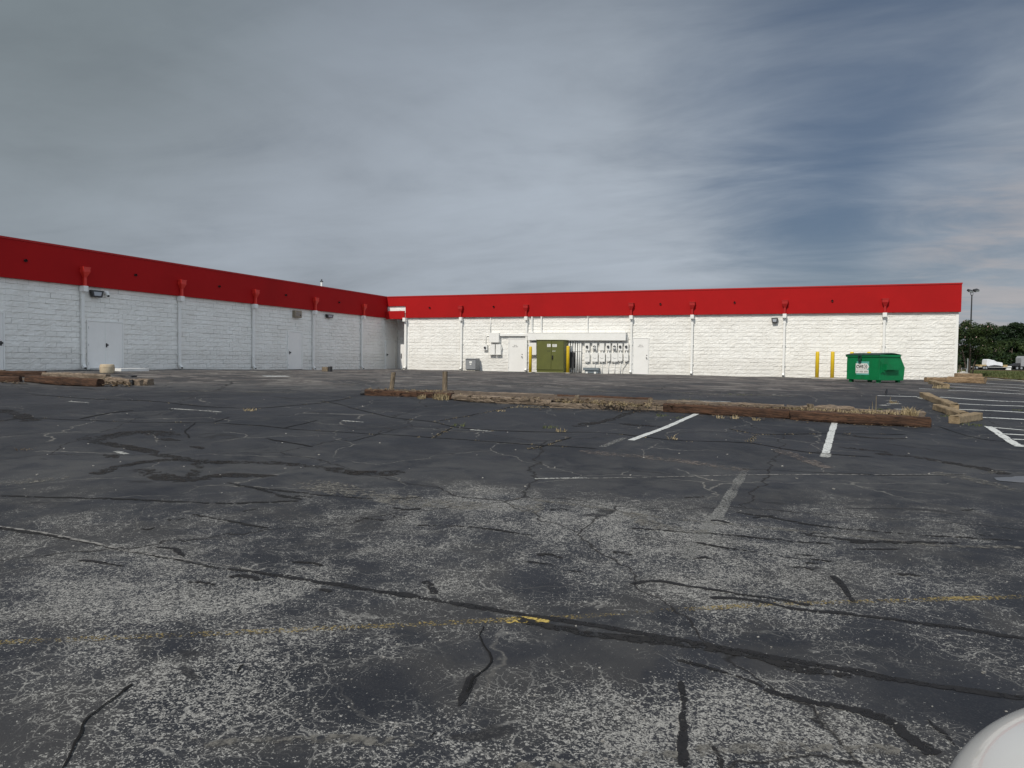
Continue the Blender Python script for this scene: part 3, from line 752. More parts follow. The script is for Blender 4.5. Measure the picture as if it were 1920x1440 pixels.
# downspouts ---------------------------------------------------------
def downspout(kind, px):
    if kind == 'front':
        X = onY(px, 640, YW-.1).x; base = Matrix.Translation((X, YW, 0)); zg0 = gz(X, YW-.2)
    elif kind == 'left':
        Y = onX(px, 640, XW+.1).y; base = Matrix.Translation((XW, Y, 0)) @ Matrix.Rotation(R(90), 4, 'Z'); zg0 = gz(XW+.2, Y)
    # local: x along the wall, -y out of the wall
    W, D = .115, .10
    so = .04                                  # stand-off
    fo = .15                                  # fascia projection
    mb = MB(); mb.box(-W/2, W/2, -so-D, -so, zg0+.22, ZF0-.23, base)
    # elbow at the foot
    e = [(-so-.02, .22), (-so-D, .22), (-so-D-.10, .10), (-so-D-.08, .03), (-so-D, .05), (-so-.02, .16)]
    n = len(mb.v); 
    ee = MB(); ee.prism([(p[0], p[1]+zg0) for p in e], 'x', -W/2-.001, W/2+.001); 
    k = len(mb.v); mb.v += [tuple(base @ Vector(p)) for p in ee.v]; mb.f += [tuple(i+k for i in f) for f in ee.f]; mb.uv += ee.uv; mb.mi += ee.mi
    for zz in (zg0+.6, (zg0+ZF0)/2, ZF0-.5): mb.box(-W/2-.03, W/2+.03, -so-D-.004, -so+.03, zz, zz+.035, base)
    d = wpart(mb, 'downspout', M['white'], bld, bev=.008)
    mb = MB(); mb.box(-W/2+.012, W/2-.012, -so-D-.103, -so-D-.085, zg0+.035, zg0+.095, base); wpart(mb, 'outlet', M['black'], d)
    mb = MB(); mb.box(-.095, .095, -fo-.15, -.03, ZF0-.23, ZF0-.012, base); wpart(mb, 'collector', M['white'], d, bev=.01)
    # conductor head on the fascia
    mb = MB()
    hz = 4.74
    mb.box(-.14, .14, -fo-.20, -fo-.0, hz-.15, hz, base)
    mb.box(-.155, .155, -fo-.215, -fo-.0, hz, hz+.035, base)
    T = MB(); k = len(mb.v)
    P = [(-.14, -fo-.20, hz-.15), (.14, -fo-.20, hz-.15), (.14, -fo, hz-.15), (-.14, -fo, hz-.15), (-.05, -fo-.12, hz-.36), (.05, -fo-.12, hz-.36), (.05, -fo-.02, hz-.36), (-.05, -fo-.02, hz-.36)]
    mb.v += [tuple(base @ Vector(p)) for p in P]
    for f in ((0,1,5,4),(1,2,6,5),(2,3,7,6),(3,0,4,7),(4,5,6,7)): mb.f.append(tuple(k+i for i in f)); mb.uv += [(0,0)]*4; mb.mi.append(0)
    mb.box(-.05, .05, -fo-.12, -fo-.02, ZF0-.015, hz-.355, base)
    wpart(mb, 'conductor_head', M['headred_sunlit'] if kind == 'left' else M['redtrim'], d)
for px in (865, 987, 1183.5, 1297.5, 1470, 1657): downspout('front', px)
for px in (155.5, 337, 475.5, 588, 679, -120): downspout('left', px)
# the recess corner pipe
mb = MB(); zz0 = gz(XR0, YW-.3); X = XR0-.02
mb.box(X-.09, X+.05, YW-.17, YW-.05, zz0+.2, ZF0-.25)
ee = [(YW-.06, .2), (YW-.17, .2), (YW-.29, .1), (YW-.27, .03), (YW-.15, .06)]
mb.prism([(p[0], p[1]+zz0) for p in ee], 'x', X-.091, X+.051)
d = wpart(mb, 'downspout', M['white'], bld, bev=.008)
mb = MB(); mb.box(X-.12, X+.08, YF-.2, YW-.05, ZF0-.25, ZF0-.01); wpart(mb, 'collector', M['white'], d, bev=.01)
mb = MB(); mb.box(X-.07, X+.03, YW-.295, YW-.285, zz0+.04, zz0+.1); wpart(mb, 'outlet', M['black'], d)
# overflow nozzles in the fascia
for px, py in [(806, 577), (926, 575), (1238.5, 570), (1377.5, 567), (1560.5, 564)]:
    p = onY(px, py, YF); mb = MB(); mb.tube([(p.x, YF+.01, p.z), (p.x, YF-.07, p.z)], .05, 12, cap=False); mb.tube([(p.x, YF-.004, p.z), (p.x, YF-.006, p.z)], .045, 12)
    wpart(mb, 'overflow_pipe', M['dark'], bld)
for px, py in [(47, 488.5), (253.5, 515.6), (410.4, 537), (535.4, 553.3), (635.4, 567)]:
    p = onX(px, py, XF); mb = MB(); mb.tube([(XF-.01, p.y, p.z), (XF+.07, p.y, p.z)], .05, 12, cap=False); mb.tube([(XF+.004, p.y, p.z), (XF+.006, p.y, p.z)], .045, 12)
    wpart(mb, 'overflow_pipe', M['dark'], bld)
# pad in front of the double door
P = [G(150, 698.5), G(215, 700.5), G(300, 700.0), G(262, 695.0)]
yA, yB = onX(168, 690, XW).y, onX(222, 690, XW).y-.6
mb = MB(); za = gz(XW+.5, (yA+yB)/2); mb.box(XW+.04, XW+1.7, yA+.0, yB+.6, za-.2, za+.07); 
o = mb.build('door_pad', M['pale_conc'], bev=.01); o['kind'] = 'structure'

# roof vent behind the left parapet
p = atd(603, 530, 44); vb = Vector((p.x, p.y, ZF1-.46)); t = thing('roof_vent_pipe', vb, 'thin white vent pipe poking up above the dark red parapet', 'vent pipe')
mb = MB(); mb.tube([(0, 0, 0), (0, 0, p.z-vb.z+.05)], .06); mb.tube([(-.12, 0, 0), (-.12, 0, p.z-vb.z-.3)], .02); mb.build('pipe', M['white'], t)
mb = MB(); mb.tube([(0, 0, p.z-vb.z+.05), (0, 0, p.z-vb.z+.10)], .10); mb.tube([(0, 0, p.z-vb.z+.12), (0, 0, p.z-vb.z+.20)], .04); mb.build('cap', M['dark'], t)

# ------------------------------------------------------------------ wall fittings
def floodlight(p, n_dir, label, w=.42, h=.3):
    """p on the wall; n_dir 'x' (left wall) or 'y' (front wall)"""
    rz = R(90) if n_dir == 'x' else 0
    t = thing('flood_light', p, label, 'flood light', 'flood lights fixed to the walls', rz)
    # local: -y is out of the wall
    mb = MB(); mb.prism([(-w/2, h/2), (w/2, h/2), (w/2*.72, -h/2), (-w/2*.72, -h/2)], 'y', -.20, -.06); mb.build('housing', M['dark'], t, bev=.012)
    mb = MB(); mb.prism([(-w/2*.62, h/2*.55), (w/2*.62, h/2*.55), (w/2*.5, -h/2*.6), (-w/2*.5, -h/2*.6)], 'y', -.206, -.198); mb.build('lens', M['lens'], t)
    mb = MB(); mb.box(-.07, .07, -.07, .03, -.07, .07); mb.build('mount', M['dark'], t)
    return t
q = onX(180, 551, XW+.1); floodlight(Vector((XW, q.y, q.z)), 'x', 'black wall flood light up beside the white double door', .55, .26)
q = onX(617, 593, XW+.1); floodlight(Vector((XW, q.y, q.z)), 'x', 'black wall flood light right of the white single door, shaded wall', .62, .2)
q = onY(1452.5, 600.8, YW-.1); floodlight(Vector((q.x, YW, q.z)), 'y', 'dark flood light high on the sunlit front wall', .34, .26)
q = onX(199.5, 550, XW+.1); t = thing('security_camera', (XW, q.y, q.z), 'small white security camera beside the black flood light', 'camera', None, R(90))
mb = MB(); mb.box(-.06, .06, -.08, .02, -.02, .09); mb.tube([(0, -.06, .03), (0, -.16, .0)], .03); mb.build('bracket', M['white'], t, bev=.01)
mb = MB(); mb.tube([(0, -.10, .05), (0, -.2, -.10)], [.075, .06], 12); mb.build('body', M['white'], t); mb = MB(); mb.tube([(0, -.2, -.10), (0, -.215, -.125)], .045, 12); mb.build('lens', M['black'], t)
q = onX(557, 589, XW+.1); t = thing('wall_lamp_box', (XW, q.y, q.z), 'weathered tan lamp box high above the white single door', 'wall lamp', None, R(90))
mb = MB(); mb.box(-.28, .28, -.2, .02, -.19, .19); mb.build('housing', paint('tan enamel', (.25, .21, .15), .6, .15, 6), t, bev=.015)
mb = MB(); mb.box(-.2, .2, -.206, -.199, -.12, .12); mb.build('lens', paint('clouded lens', (.22, .21, .18), .3, .2, 9), t)
mb = MB(); mb.tube([(.16, -.2, -.05), (.16, -.24, -.05)], .035); mb.build('sensor', M['dark'], t)

def wbox(px0, py0, px1, py1, depth, name, label, cat, group=None, mat='white', Yw=YW, bev=.01, lip=True):
    Yf = Yw-depth; a = onY(px0, py0, Yf); b = onY(px1, py1, Yf)
    x0, x1, z1, z0 = a.x, b.x, a.z, b.z
    cxx = (x0+x1)/2; t = thing(name, (cxx, Yw, z0), label, cat, group)
    w = (x1-x0)/2; h = z1-z0
    mb = MB(); mb.box(-w, w, -depth, .03, 0, h); mb.build('housing', M[mat], t, bev=bev)
    if lip:
        mb = MB(); mb.box(-w-.012, w+.012, -depth-.014, -depth+.03, -.006, h+.012); mb.build('cover', M[mat], t, bev=.006)
    return t, w, h, (x0, x1, z0, z1)
def conduit(name, label, pts, r=.028, cat='conduit', group='white conduits on the front wall', mat='white'):
    mb = MB(); mb.tube(pts, r, 8); return wthing(mb, name, M[mat], label, cat, group, smooth=True)

G_sw = 'white electrical boxes left of the meter bank'
t, w, h, bb = wbox(917.5, 624.5, 935, 642, .28, 'junction_box', 'square white junction box left of the first lettered door', 'electrical box', G_sw)
JB = bb
t, w, h, bb = wbox(919, 646, 927.5, 663.5, .2, 'disconnect_switch', 'left white switch box under the square junction box', 'switch box', G_sw)
mb = MB(); mb.box(-w-.05, w+.01, -.24, 0, -.06, -.008); mb.build('base', M['white'], t, bev=.01)
t, w, h, bb = wbox(930, 646, 938.5, 663.5, .2, 'disconnect_switch', 'right white switch box under the square junction box, beside door', 'switch box', G_sw)
mb = MB(); mb.box(-w-.02, w+.02, -.24, 0, -.06, -.008); mb.build('base', M['white'], t, bev=.01)
mb = MB(); mb.box(w+.013, w+.05, -.15, -.11, h*.45, h*.8); mb.build('lever', M['white'], t)
def meter(t, w, h, z, hooded=False):
    mb = MB(); mb.tube([(0, -.15, z), (0, -.20, z)], [.078, .078], 16); mb.build('ring', M['steel'], t, smooth=False)
    mb = MB(); mb.tube([(0, -.20, z), (0, -.26, z), (0, -.275, z)], [.066, .060, .03], 16); mb.build('dial_glass', M['glass'], t, smooth=True)
t, w, h, bb = wbox(906.5, 646, 913, 656.5, .15, 'electric_meter', 'lone round meter in white box left of the switch boxes', 'electric meter', 'electric meters on the front wall')
meter(t, w, h, h*.45)
q = onY(911, 645, YW-.05); conduit('conduit', 'bent thin white conduit from the lone meter up to the junction box', [(q.x, YW-.05, q.z), (q.x, YW-.05, JB[3]-.22), (q.x+.05, YW-.05, JB[3]-.16), (JB[0]-.003, YW-.05, JB[3]-.16)], .022)
q = onY(919.5, 624, YW-.05); conduit('conduit', 'thin white conduit rising from the square junction box to the soffit', [(q.x, YW-.06, JB[3]+.012), (q.x, YW-.06, ZF0+.01)], .025)
# bar from junction box to trough
a = onY(935, 626.5, YW-.15); b = onY(990, 629.5, YW-.15)
mb = MB(); mb.box(JB[1]+.014, b.x-.01, YW-.17, YW-.035, b.z-.02, a.z+.02); wthing(mb, 'wireway', M['white'], 'slim white wireway bar running above the first lettered door', 'wireway', None, bev=.008)
# big trough
tY = YW-.34
a = onY(989, 624, tY); b = onY(1173, 638.5, tY)
t = thing('cable_trough', ((a.x+b.x)/2, YW, b.z), 'long white metal cable trough above the row of electric meters', 'cable trough')
w = (b.x-a.x)/2; zt = onY(1080, 624.2, tY).z; h = zt-b.z
mb = MB(); mb.box(-w, w, -.34, .02, 0, h); mb.build('housing', M['white'], t, bev=.012)
mb = MB()
for k in range(1, 3): mb.box(-w+2*w*k/3-.008, -w+2*w*k/3+.008, -.347, -.33, 0.0, h)
mb.box(-w-.01, w+.01, -.355, .0, h+.001, h+.02); mb.build('cover_joint', M['white'], t)
TZ0, TZ1 = b.z, zt; TX0, TX1 = a.x, b.x
for px, lab in ((997.5, 'white conduit with a collar dropping onto the trough beside the downspout'), (1015, 'plain white conduit dropping onto the trough above the green transformer'), (1102, 'thin white conduit meeting the trough above the meter row')):
    q = onY(px, 610, YW-.08); r_ = .05 if px < 1050 else .025
    mb = MB(); mb.tube([(q.x, YW-.09, TZ1+.02), (q.x, YW-.09, ZF0+.01)], r_, 10)
    if px == 997.5: mb.tube([(q.x, YW-.09, TZ1+.022), (q.x, YW-.09, TZ1+.09)], .12, 12)
    wthing(mb, 'conduit', M['white'], lab, 'conduit', 'white conduits on the front wall')
ords = ['leftmost', 'second', 'third', 'fourth', 'fifth', 'last']
for i, px in enumerate((1067.5, 1072, 1076.5, 1081, 1085.5, 1089)):
    q = onY(px, 660, YW-.1); zb = gz(q.x, YW-.1)
    mb = MB(); mb.tube([(q.x, YW-.12, zb-.05), (q.x, YW-.12, TZ0-.002)], .042, 10); mb.box(q.x-.055, q.x+.055, YW-.175, YW+.02, zb+1.25, zb+1.28)
    wthing(mb, 'conduit', M['white'], '%s of six thick white conduits dropping from the trough to the ground' % ords[i], 'conduit', 'thick conduits under the trough', smooth=True)
# left box under the trough, behind the bollard
t, w, h, bb = wbox(993, 643, 1005, 664, .22, 'transformer_box', 'white box half hidden behind left yellow bollard and green cabinet', 'electrical box', G_sw)
mb = MB(); mb.box(-w, w+.0, -.24, 0, -.05, -.008); mb.build('base', M['white'], t)
mb = MB(); mb.box(-w*.5, w*.5, -.1, .0, h+.013, (TZ0-bb[2])-.003); mb.build('neck', M['grey'], t)
# dark tall box right of the green cabinet
t, w, h, bb = wbox(1069, 660.5, 1075.5, 689.5, .3, 'breaker_panel', 'tall narrow black panel right of the green cabinet', 'electrical panel', None, 'dark')
# seven meters and seven switches
mx = [(1100.9, 8.2, 1), (1115, 8.0, 2), (1128.5, 8.0, 0), (1140.5, 7.6, 1), (1152.5, 8.0, 2), (1163, 7.2, 1), (1174.4, 7.2, 1)]
sx_ = [(1100.7, 8.6, 0), (1115, 10.5, 1), (1128.5, 10.5, 1), (1140.5, 7, 1), (1152.3, 11.2, 1), (1163, 7, 1), (1174.2, 7, 1)]
od = ['leftmost', 'second', 'third', 'middle', 'fifth', 'sixth', 'rightmost']
looks = {1: 'round dark glass meter in white box', 2: 'hooded round meter in white box', 0: 'blank white meter box without a dial'}
SWP = []
for i, ((px, w_, kd), (sx, sw, cd)) in enumerate(zip(mx, sx_)):
    t, w, h, bb = wbox(px-w_/2, 643.5, px+w_/2, 657, .15, 'electric_meter', '%s, %s in the top row under the trough' % (looks[kd], od[i]), 'electric meter', 'electric meters on the front wall')
    if kd: meter(t, w, h, h*.52)
    if kd == 2:
        mb = MB(); mb.box(-.075, .085, -.29, -.17, h*.12, h*.38); mb.build('lock_hood', M['steel'], t, bev=.02)
    t2, w2, h2, b2 = wbox(sx-sw/2, 662, sx+sw/2, 678 if sw > 8 else 676.5, .16, 'disconnect_switch', '%s white switch box in the lower row under the meters' % od[i], 'switch box', 'switch boxes in the lower row')
    mb = MB()
    for k in range(9):
        u = -1+2*k/8; 
        if k < 8:
            u2 = -1+2*(k+1)/8; mb.box(w2*.62*u, w2*.62*u2, -.182, -.170, h2*(.45-.10*(1-u*u)) if cd else h2*.42, h2*(.45-.10*(1-u*u))+.022 if cd else h2*.42+.022)
    mb.build('cover_ridge', M['steel'], t2)
    mb = MB(); mb.box(-.06, .06, -.15, -.03, -.05, -.008); mb.build('hub', M['white'], t2)
    mb = MB(); mb.box(-.035, .035, -.12, -.03, h2+.012, bb[2]-b2[2]-.008); mb.build('nipple', M['white'], t2)
    # conduit to ground
    cx2 = (b2[0]+b2[1])/2; zb = gz(cx2, YW-.1)-.03; b2x = cx2
    if i == 0: continue
    if i == 6: pts = [(cx2, YW-.06, b2[2]-.05), (cx2-.02, YW-.06, b2[2]-.18), (cx2-.20, YW-.06, b2[2]-.46), (cx2-.22, YW-.06, zb)]
    elif i == 1: pts = [(cx2, YW-.06, b2[2]-.05), (cx2, YW-.06, b2[2]-.38)]
    else: pts = [(cx2, YW-.06, b2[2]-.05), (cx2-.005, YW-.06, zb)]
    conduit('conduit', 'thin white conduit below the %s switch box of the lower row' % od[i], pts, .02, group='thin conduits below the switch boxes')
# elbow at the trough end to the last meter
q = onY(1176, 632, YW-.08); mzt = onY(1174.4, 643.5, YW-.15).z
conduit('conduit', 'short white elbow conduit from the trough end to the rightmost meter', [(TX1+.01, YW-.08, TZ0+.28), (q.x-.02, YW-.08, TZ0+.28), (q.x+.03, YW-.08, TZ0+.22), (q.x+.03, YW-.08, mzt+.01)], .025)
# low blue grey box on legs
t, w, h, bb = wbox(1093.5, 689.5, 1122, 694.5, .4, 'equipment_box', 'low blue grey steel box on short legs under the meter bank', 'equipment box', None, 'bluegrey', bev=.006)
mb = MB(); zb = gz((bb[0]+bb[1])/2, YW-.3); mb.box(-w+.08, w-.03, -.34, -.05, -(bb[2]-zb)+.02, -.002); mb.build('lower_housing', M['bluegrey'], t)
for s in (-1, 1):
    mb = MB(); mb.box(s*w*.55-.06, s*w*.55+.06, -.39, -.345, -(bb[2]-zb)-.01, -(bb[2]-zb)+.1); mb.build('leg', M['white'], t)

# grey generator-like cabinet
yb = YW-.75; a = onY(873.8, 671, yb); b = onY(891.5, 696.5, yb); zb = gz((a.x+b.x)/2, yb)
t = thing('utility_cabinet', ((a.x+b.x)/2, yb+.25, zb), 'grey metal utility cabinet with two white labels against the wall', 'cabinet')
w = (b.x-a.x)/2; h = a.z-zb
mb = MB(); mb.prism([(-.25, .06), (.38, .06), (.38, h*.93), (.30, h-.02), (-.17, h-.02), (-.25, h*.92)], 'x', -w, w); mb.build('housing', M['grey'], t, bev=.01)
mb = MB(); mb.box(-w-.01, w+.01, -.29, -.252, h*.13, h*.86); mb.build('front_panel', M['grey'], t, bev=.006)
mb = MB(); mb.box(-w+.05, w-.05, -.22, .35, -.02, .06); mb.build('base', M['conc'], t)
mb = MB(); mb.box(-w-.015, w+.015, -.30, -.25, h*.865, h*.90); mb.build('vent_slot', M['black'], t)
mb = MB(); mb.box(-.08, .10, -.294, -.288, h*.60, h*.74); mb.box(-.05, .06, -.294, -.288, h*.47, h*.55); mb.build('label', M['paper'], t)

t, w, h, bb = wbox(751.5, 646, 759, 691, .12, 'sun_patch_panel', 'narrow white locker with dark handle added as the recess sun patch', 'stand-in panel', None, 'door', Yw=YW+.42)  # white panel added where sun reaches, to give the recess its lit patch
zb = gz(bb[0], YW+.3); mb = MB(); mb.box(-w, w, -.11, .02, zb-bb[2]-.02, -.008); mb.build('plinth', M['white'], t)
mb = MB(); mb.box(-w+.05, -w+.09, -.17, -.135, h*.42, h*.62); mb.build('handle', M['black'], t)
# green transformer
yf = YW-1.25; a = onY(1006.5, 637.5, yf); b = onY(1057, 697, yf); zb = gz((a.x+b.x)/2, yf)-.0
t = thing('transformer_cabinet', ((a.x+b.x)/2, yf, zb), 'large olive green two door transformer cabinet between two yellow bollards', 'transformer')
w = (b.x-a.x)/2; h = a.z-zb
mb = MB(); mb.box(-w, w, .0, .72, .10, h-.04); mb.build('housing', M['green_box'], t, bev=.015)
mb = MB(); mb.box(-w-.03, w+.05, -.05, .76, h-.04, h); mb.build('roof', M['green_box'], t, bev=.01)
mb = MB(); mb.box(-w+.02, w-.02, .02, .7, .0, .098); mb.build('base', M['green_box'], t)
dp = onY(1034, 660, yf).x-(a.x+b.x)/2
for s, (x0, x1) in enumerate(((-w+.03, dp-.012), (dp+.012, w-.03))):
    mb = MB(); mb.box(x0, x1, -.03, -.002, .16, h-.09); dd = mb.build('door', M['green_box'], t, bev=.008)
    lx0, lx1 = (dp-.26, dp-.045) if s == 0 else (dp+.06, dp+.33)
    mb = MB(); mb.box(lx0, lx1, -.036, -.0305, h*.78, h*.87 + (.0 if s == 0 else -.01)); mb.build('notice', M['paper'], dd)
    mb = MB()
    for r in range(3): mb.box(lx0+.03, lx1-.04-.02*r, -.0385, -.0365, h*.80+.045*r, h*.80+.045*r+.016)
    mb.build('notice_print', M['greyink'], dd)
    mb = MB(); 
    for k in range(4): mb.box(lx0+.0+.05*k, lx0+.03+.05*k, -.034, -.0305, h*.645, h*.66 + .01*(k % 2))
    mb.build('marking', M['ink'] if s == 0 else M['paper'], dd)
mb = MB(); mb.box(dp+.045, dp+.12, -.07, -.031, h*.42, h*.52); mb.tube([(dp+.08, -.06, h*.44), (dp+.08, -.10, h*.40)], .03); mb.build('handle', M['black'], t, bev=.008)
# gravelly pad under it
mb = MB(); xa = (a.x+b.x)/2; mb.box(xa-w-.15, xa+w+.2, yf-.12, YW-.35, zb-.2, zb-.003+.02); 
o = mb.build('transformer_pad', M['conc']); o['kind'] = 'structure'
t.location.z = zb+.017

def bollard(px, pyt, Y, label, group):
    p = onY(px, pyt, Y); zb = gz(p.x, Y)
    t = thing('bollard', (p.x, Y, zb), label, 'bollard', group); h = p.z-zb
    mb = MB(); mb.tube([(0, 0, -.02), (0, 0, h-.06), (0, 0, h-.02), (0, 0, h)], [.09, .09, .08, .045], 18); mb.build('post', M['yellow'], t, smooth=True)
    mb = MB(); mb.tube([(0, 0, -.03), (0, 0, .035)], [.15, .13], 14); mb.build('footing', M['conc'], t)
bollard(994.8, 649.5, YW-1.75, 'yellow bollard left of the green transformer cabinet', 'yellow bollards by the green cabinet')
bollard(1065.2, 648.5, YW-1.75, 'yellow bollard right of the green transformer cabinet', 'yellow bollards by the green cabinet')
gB = 'yellow bollards near the green dumpster'
bollard(1533, 659, 38.6, 'yellow bollard farthest left of the dumpster, fully visible', gB)
bollard(1561.5, 659, 38.6, 'yellow bollard next to the dumpster left side, fully visible', gB)
bollard(1597.5, 659.5, 39.3, 'yellow bollard behind the left half of the dumpster', gB)
bollard(1629.5, 659.5, 39.3, 'yellow bollard behind the middle of the dumpster', gB)
a = onY(1521, 710, 38.2).x; b = onY(1655, 710, 38.2).x; z_ = gz((a+b)/2, 38.6)
mb = MB(); mb.box(a, b, 37.95, 40.55, z_-.2, z_+.05); o = mb.build('bollard_pad', M['conc'], bev=.01); o['kind'] = 'structure'

# ------------------------------------------------------------------ dumpster
pC = Vector((0, 0, 0)); q = atd(1648.5, 718, 29.0); pC = Vector((q.x, q.y, 0))
v_ = Vector((pC.x, pC.y, 0)).normalized(); p_ = Vector((v_.y, -v_.x, 0))
LX = (p_*.72 - v_*.70).normalized(); WD, DD = 1.74, 1.32
pL = pC - LX*WD; zb = gz(pC.x, pC.y)
rzD = math.atan2(LX.y, LX.x)
t = thing('dumpster', (pL.x, pL.y, zb), 'green steel dumpster with dark lid and white company sign', 'dumpster', None, rzD)
HF = 1.10
mb = MB(); mb.prism([(0, .09), (DD*.96, .09), (DD, .62), (DD*.80, HF), (.0, HF)], 'x', 0, WD); mb.build('body', M['dumpster'], t, bev=.012)
mb = MB(); mb.box(-.035, WD+.035, -.035, .05, HF-.06, HF+.03); mb.box(-.035, .04, .052, DD*.8, HF-.06, HF+.03); mb.box(WD-.04, WD+.035, .052, DD*.8, HF-.06, HF+.03); mb.build('rim', M['dumpster'], t, bev=.008)
for s in (0, 1):
    mb = MB(); x0 = s*WD/2-.045*(1-s)+.004; x1 = x0+WD/2+.03; n = 8
    for k in range(n):
        ya, yb_ = -.05+(DD*.84+.05)*k/n, -.05+(DD*.84+.05)*(k+1)/n
        za, zb_ = HF+.04+.07*math.sin(math.pi*k/n), HF+.04+.07*math.sin(math.pi*(k+1)/n)
        mb.quad([(x0, ya, za), (x1, ya, za), (x1, yb_, zb_), (x0, yb_, zb_)]); mb.quad([(x0, ya, za-.03), (x0, yb_, zb_-.03), (x1, yb_, zb_-.03), (x1, ya, za-.03)])
        mb.quad([(x0, ya, za-.03), (x0, ya, za), (x0, yb_, zb_), (x0, yb_, zb_-.03)]); mb.quad([(x1, ya, za-.03), (x1, yb_, zb_-.03), (x1, yb_, zb_), (x1, ya, za)])
    mb.quad([(x0, -.05, HF+.01), (x1, -.05, HF+.01), (x1, -.05, HF+.04), (x0, -.05, HF+.04)])
    mb.build('lid', M['lid'], t)
for s in (0, 1):
    mb = MB(); xo = WD if s else -.20
    x0, x1 = (WD+.001, WD+.15) if s else (-.15, -.001)
    mb.box(x0, x1, .22, .80, .52, .545); mb.box(x0, x1, .22, .80, .72, .745); mb.box(x1-.02 if s else x0, x1 if s else x0+.02, .22, .80, .546, .719)
    mb.box(x0, x1, .205, .22, .50, .76)
    mb.build('fork_pocket', M['dumpster'], t)
    mb = MB(); mb.box(x0, (x0+.05) if s else x1, .05, .085, .38, .86) if s else mb.box(-.05, -.001, .05, .085, .38, .86); mb.box(x0 if s else -.06, x0+.08 if s else -.001, .12, .21, .42, .46); mb.build('gusset', M['dumpster'], t)
for i, (x, y) in enumerate(((.15, .12), (WD-.15, .12), (WD-.15, DD-.2), (.15, DD-.2))):
    mb = MB(); mb.box(x-.07, x+.07, y-.06, y+.06, -.01, .088); mb.build('foot', M['dumpster'], t)
mb = MB(); mb.box(.68, .84, -.085, -.036, HF-.03, HF+.0); mb.box(.68, .70, -.085, -.036, HF-.16, HF-.031); mb.box(.82, .84, -.085, -.036, HF-.16, HF-.031); mb.tube([(.74, -.04, HF-.2), (.74, -.10, HF-.2)], .05, 10); mb.box(.70, .80, -.07, -.002, HF-.30, HF-.17); mb.build('lock_bar', M['lid'], t)
# sign
sx0, sx1, sz0, sz1 = .50, 1.20, .36, .75
mb = MB(); mb.box(sx0+.04, sx1, -.006, -.002, sz0-.06, sz1+.10); sgn = mb.build('sign', M['teal'], t)
mb = MB(); mb.prism([(sx0, sz1-.24), (sx0, sz1+.02), (sx1-.10, sz1+.02), (sx1+.01, sz1-.11), (sx1-.10, sz1-.24)], 'y', -.010, -.0065); mb.build('logo_panel', M['paper'], sgn)
mb = MB(); mb.box(sx0, sx1-.02, -.0095, -.0065, sz0, sz1-.245); mb.build('text_panel', M['paper'], sgn)
def text(s, size, x, z, y, mat, parent, name, bold=.0):
    cu = bpy.data.curves.new('t', 'FONT'); cu.body = s; cu.size = size; cu.extrude = .001; cu.offset = bold
    o = bpy.data.objects.new('t', cu); C.objects.link(o); dg = bpy.context.evaluated_depsgraph_get(); dg.update()
    me = bpy.data.meshes.new_from_object(o.evaluated_get(dg)); bpy.data.objects.remove(o); bpy.data.curves.remove(cu)
    me.transform(Matrix.Translation((x, y, z)) @ Matrix.Rotation(R(90), 4, 'X')); me.name = name
    me.materials.clear(); me.materials.append(mat); o = bpy.data.objects.new(name, me); C.objects.link(o); o.parent = parent; return o
text('CWS', .175, sx0+.03, sz1-.175, -.0115, M['ink'], sgn, 'logo_lettering', .006)
mb = MB()
for k in range(2):
    x = sx0+.455+.08*k
    for s in (0, 1):
        za, zb2 = (sz1-.20, sz1-.11) if s == 0 else (sz1-.11, sz1-.02)
        xa, xb = (x, x+.05) if s == 0 else (x+.05, x)
        mb.prism([(xa, za), (xa+.03, za), (xb+.03, zb2), (xb, zb2)], 'y', -.0125, -.0105)
mb.build('chevrons', M['ink'], sgn)
mb = MB(); x = sx0+.03
for k in range(13):
    if k not in (3, 8): mb.box(x, x+.028, -.0115, -.0098, sz0+.035+.006*(k % 3), sz0+.10)
    x += .048
mb.build('small_print', M['greyink'], sgn)

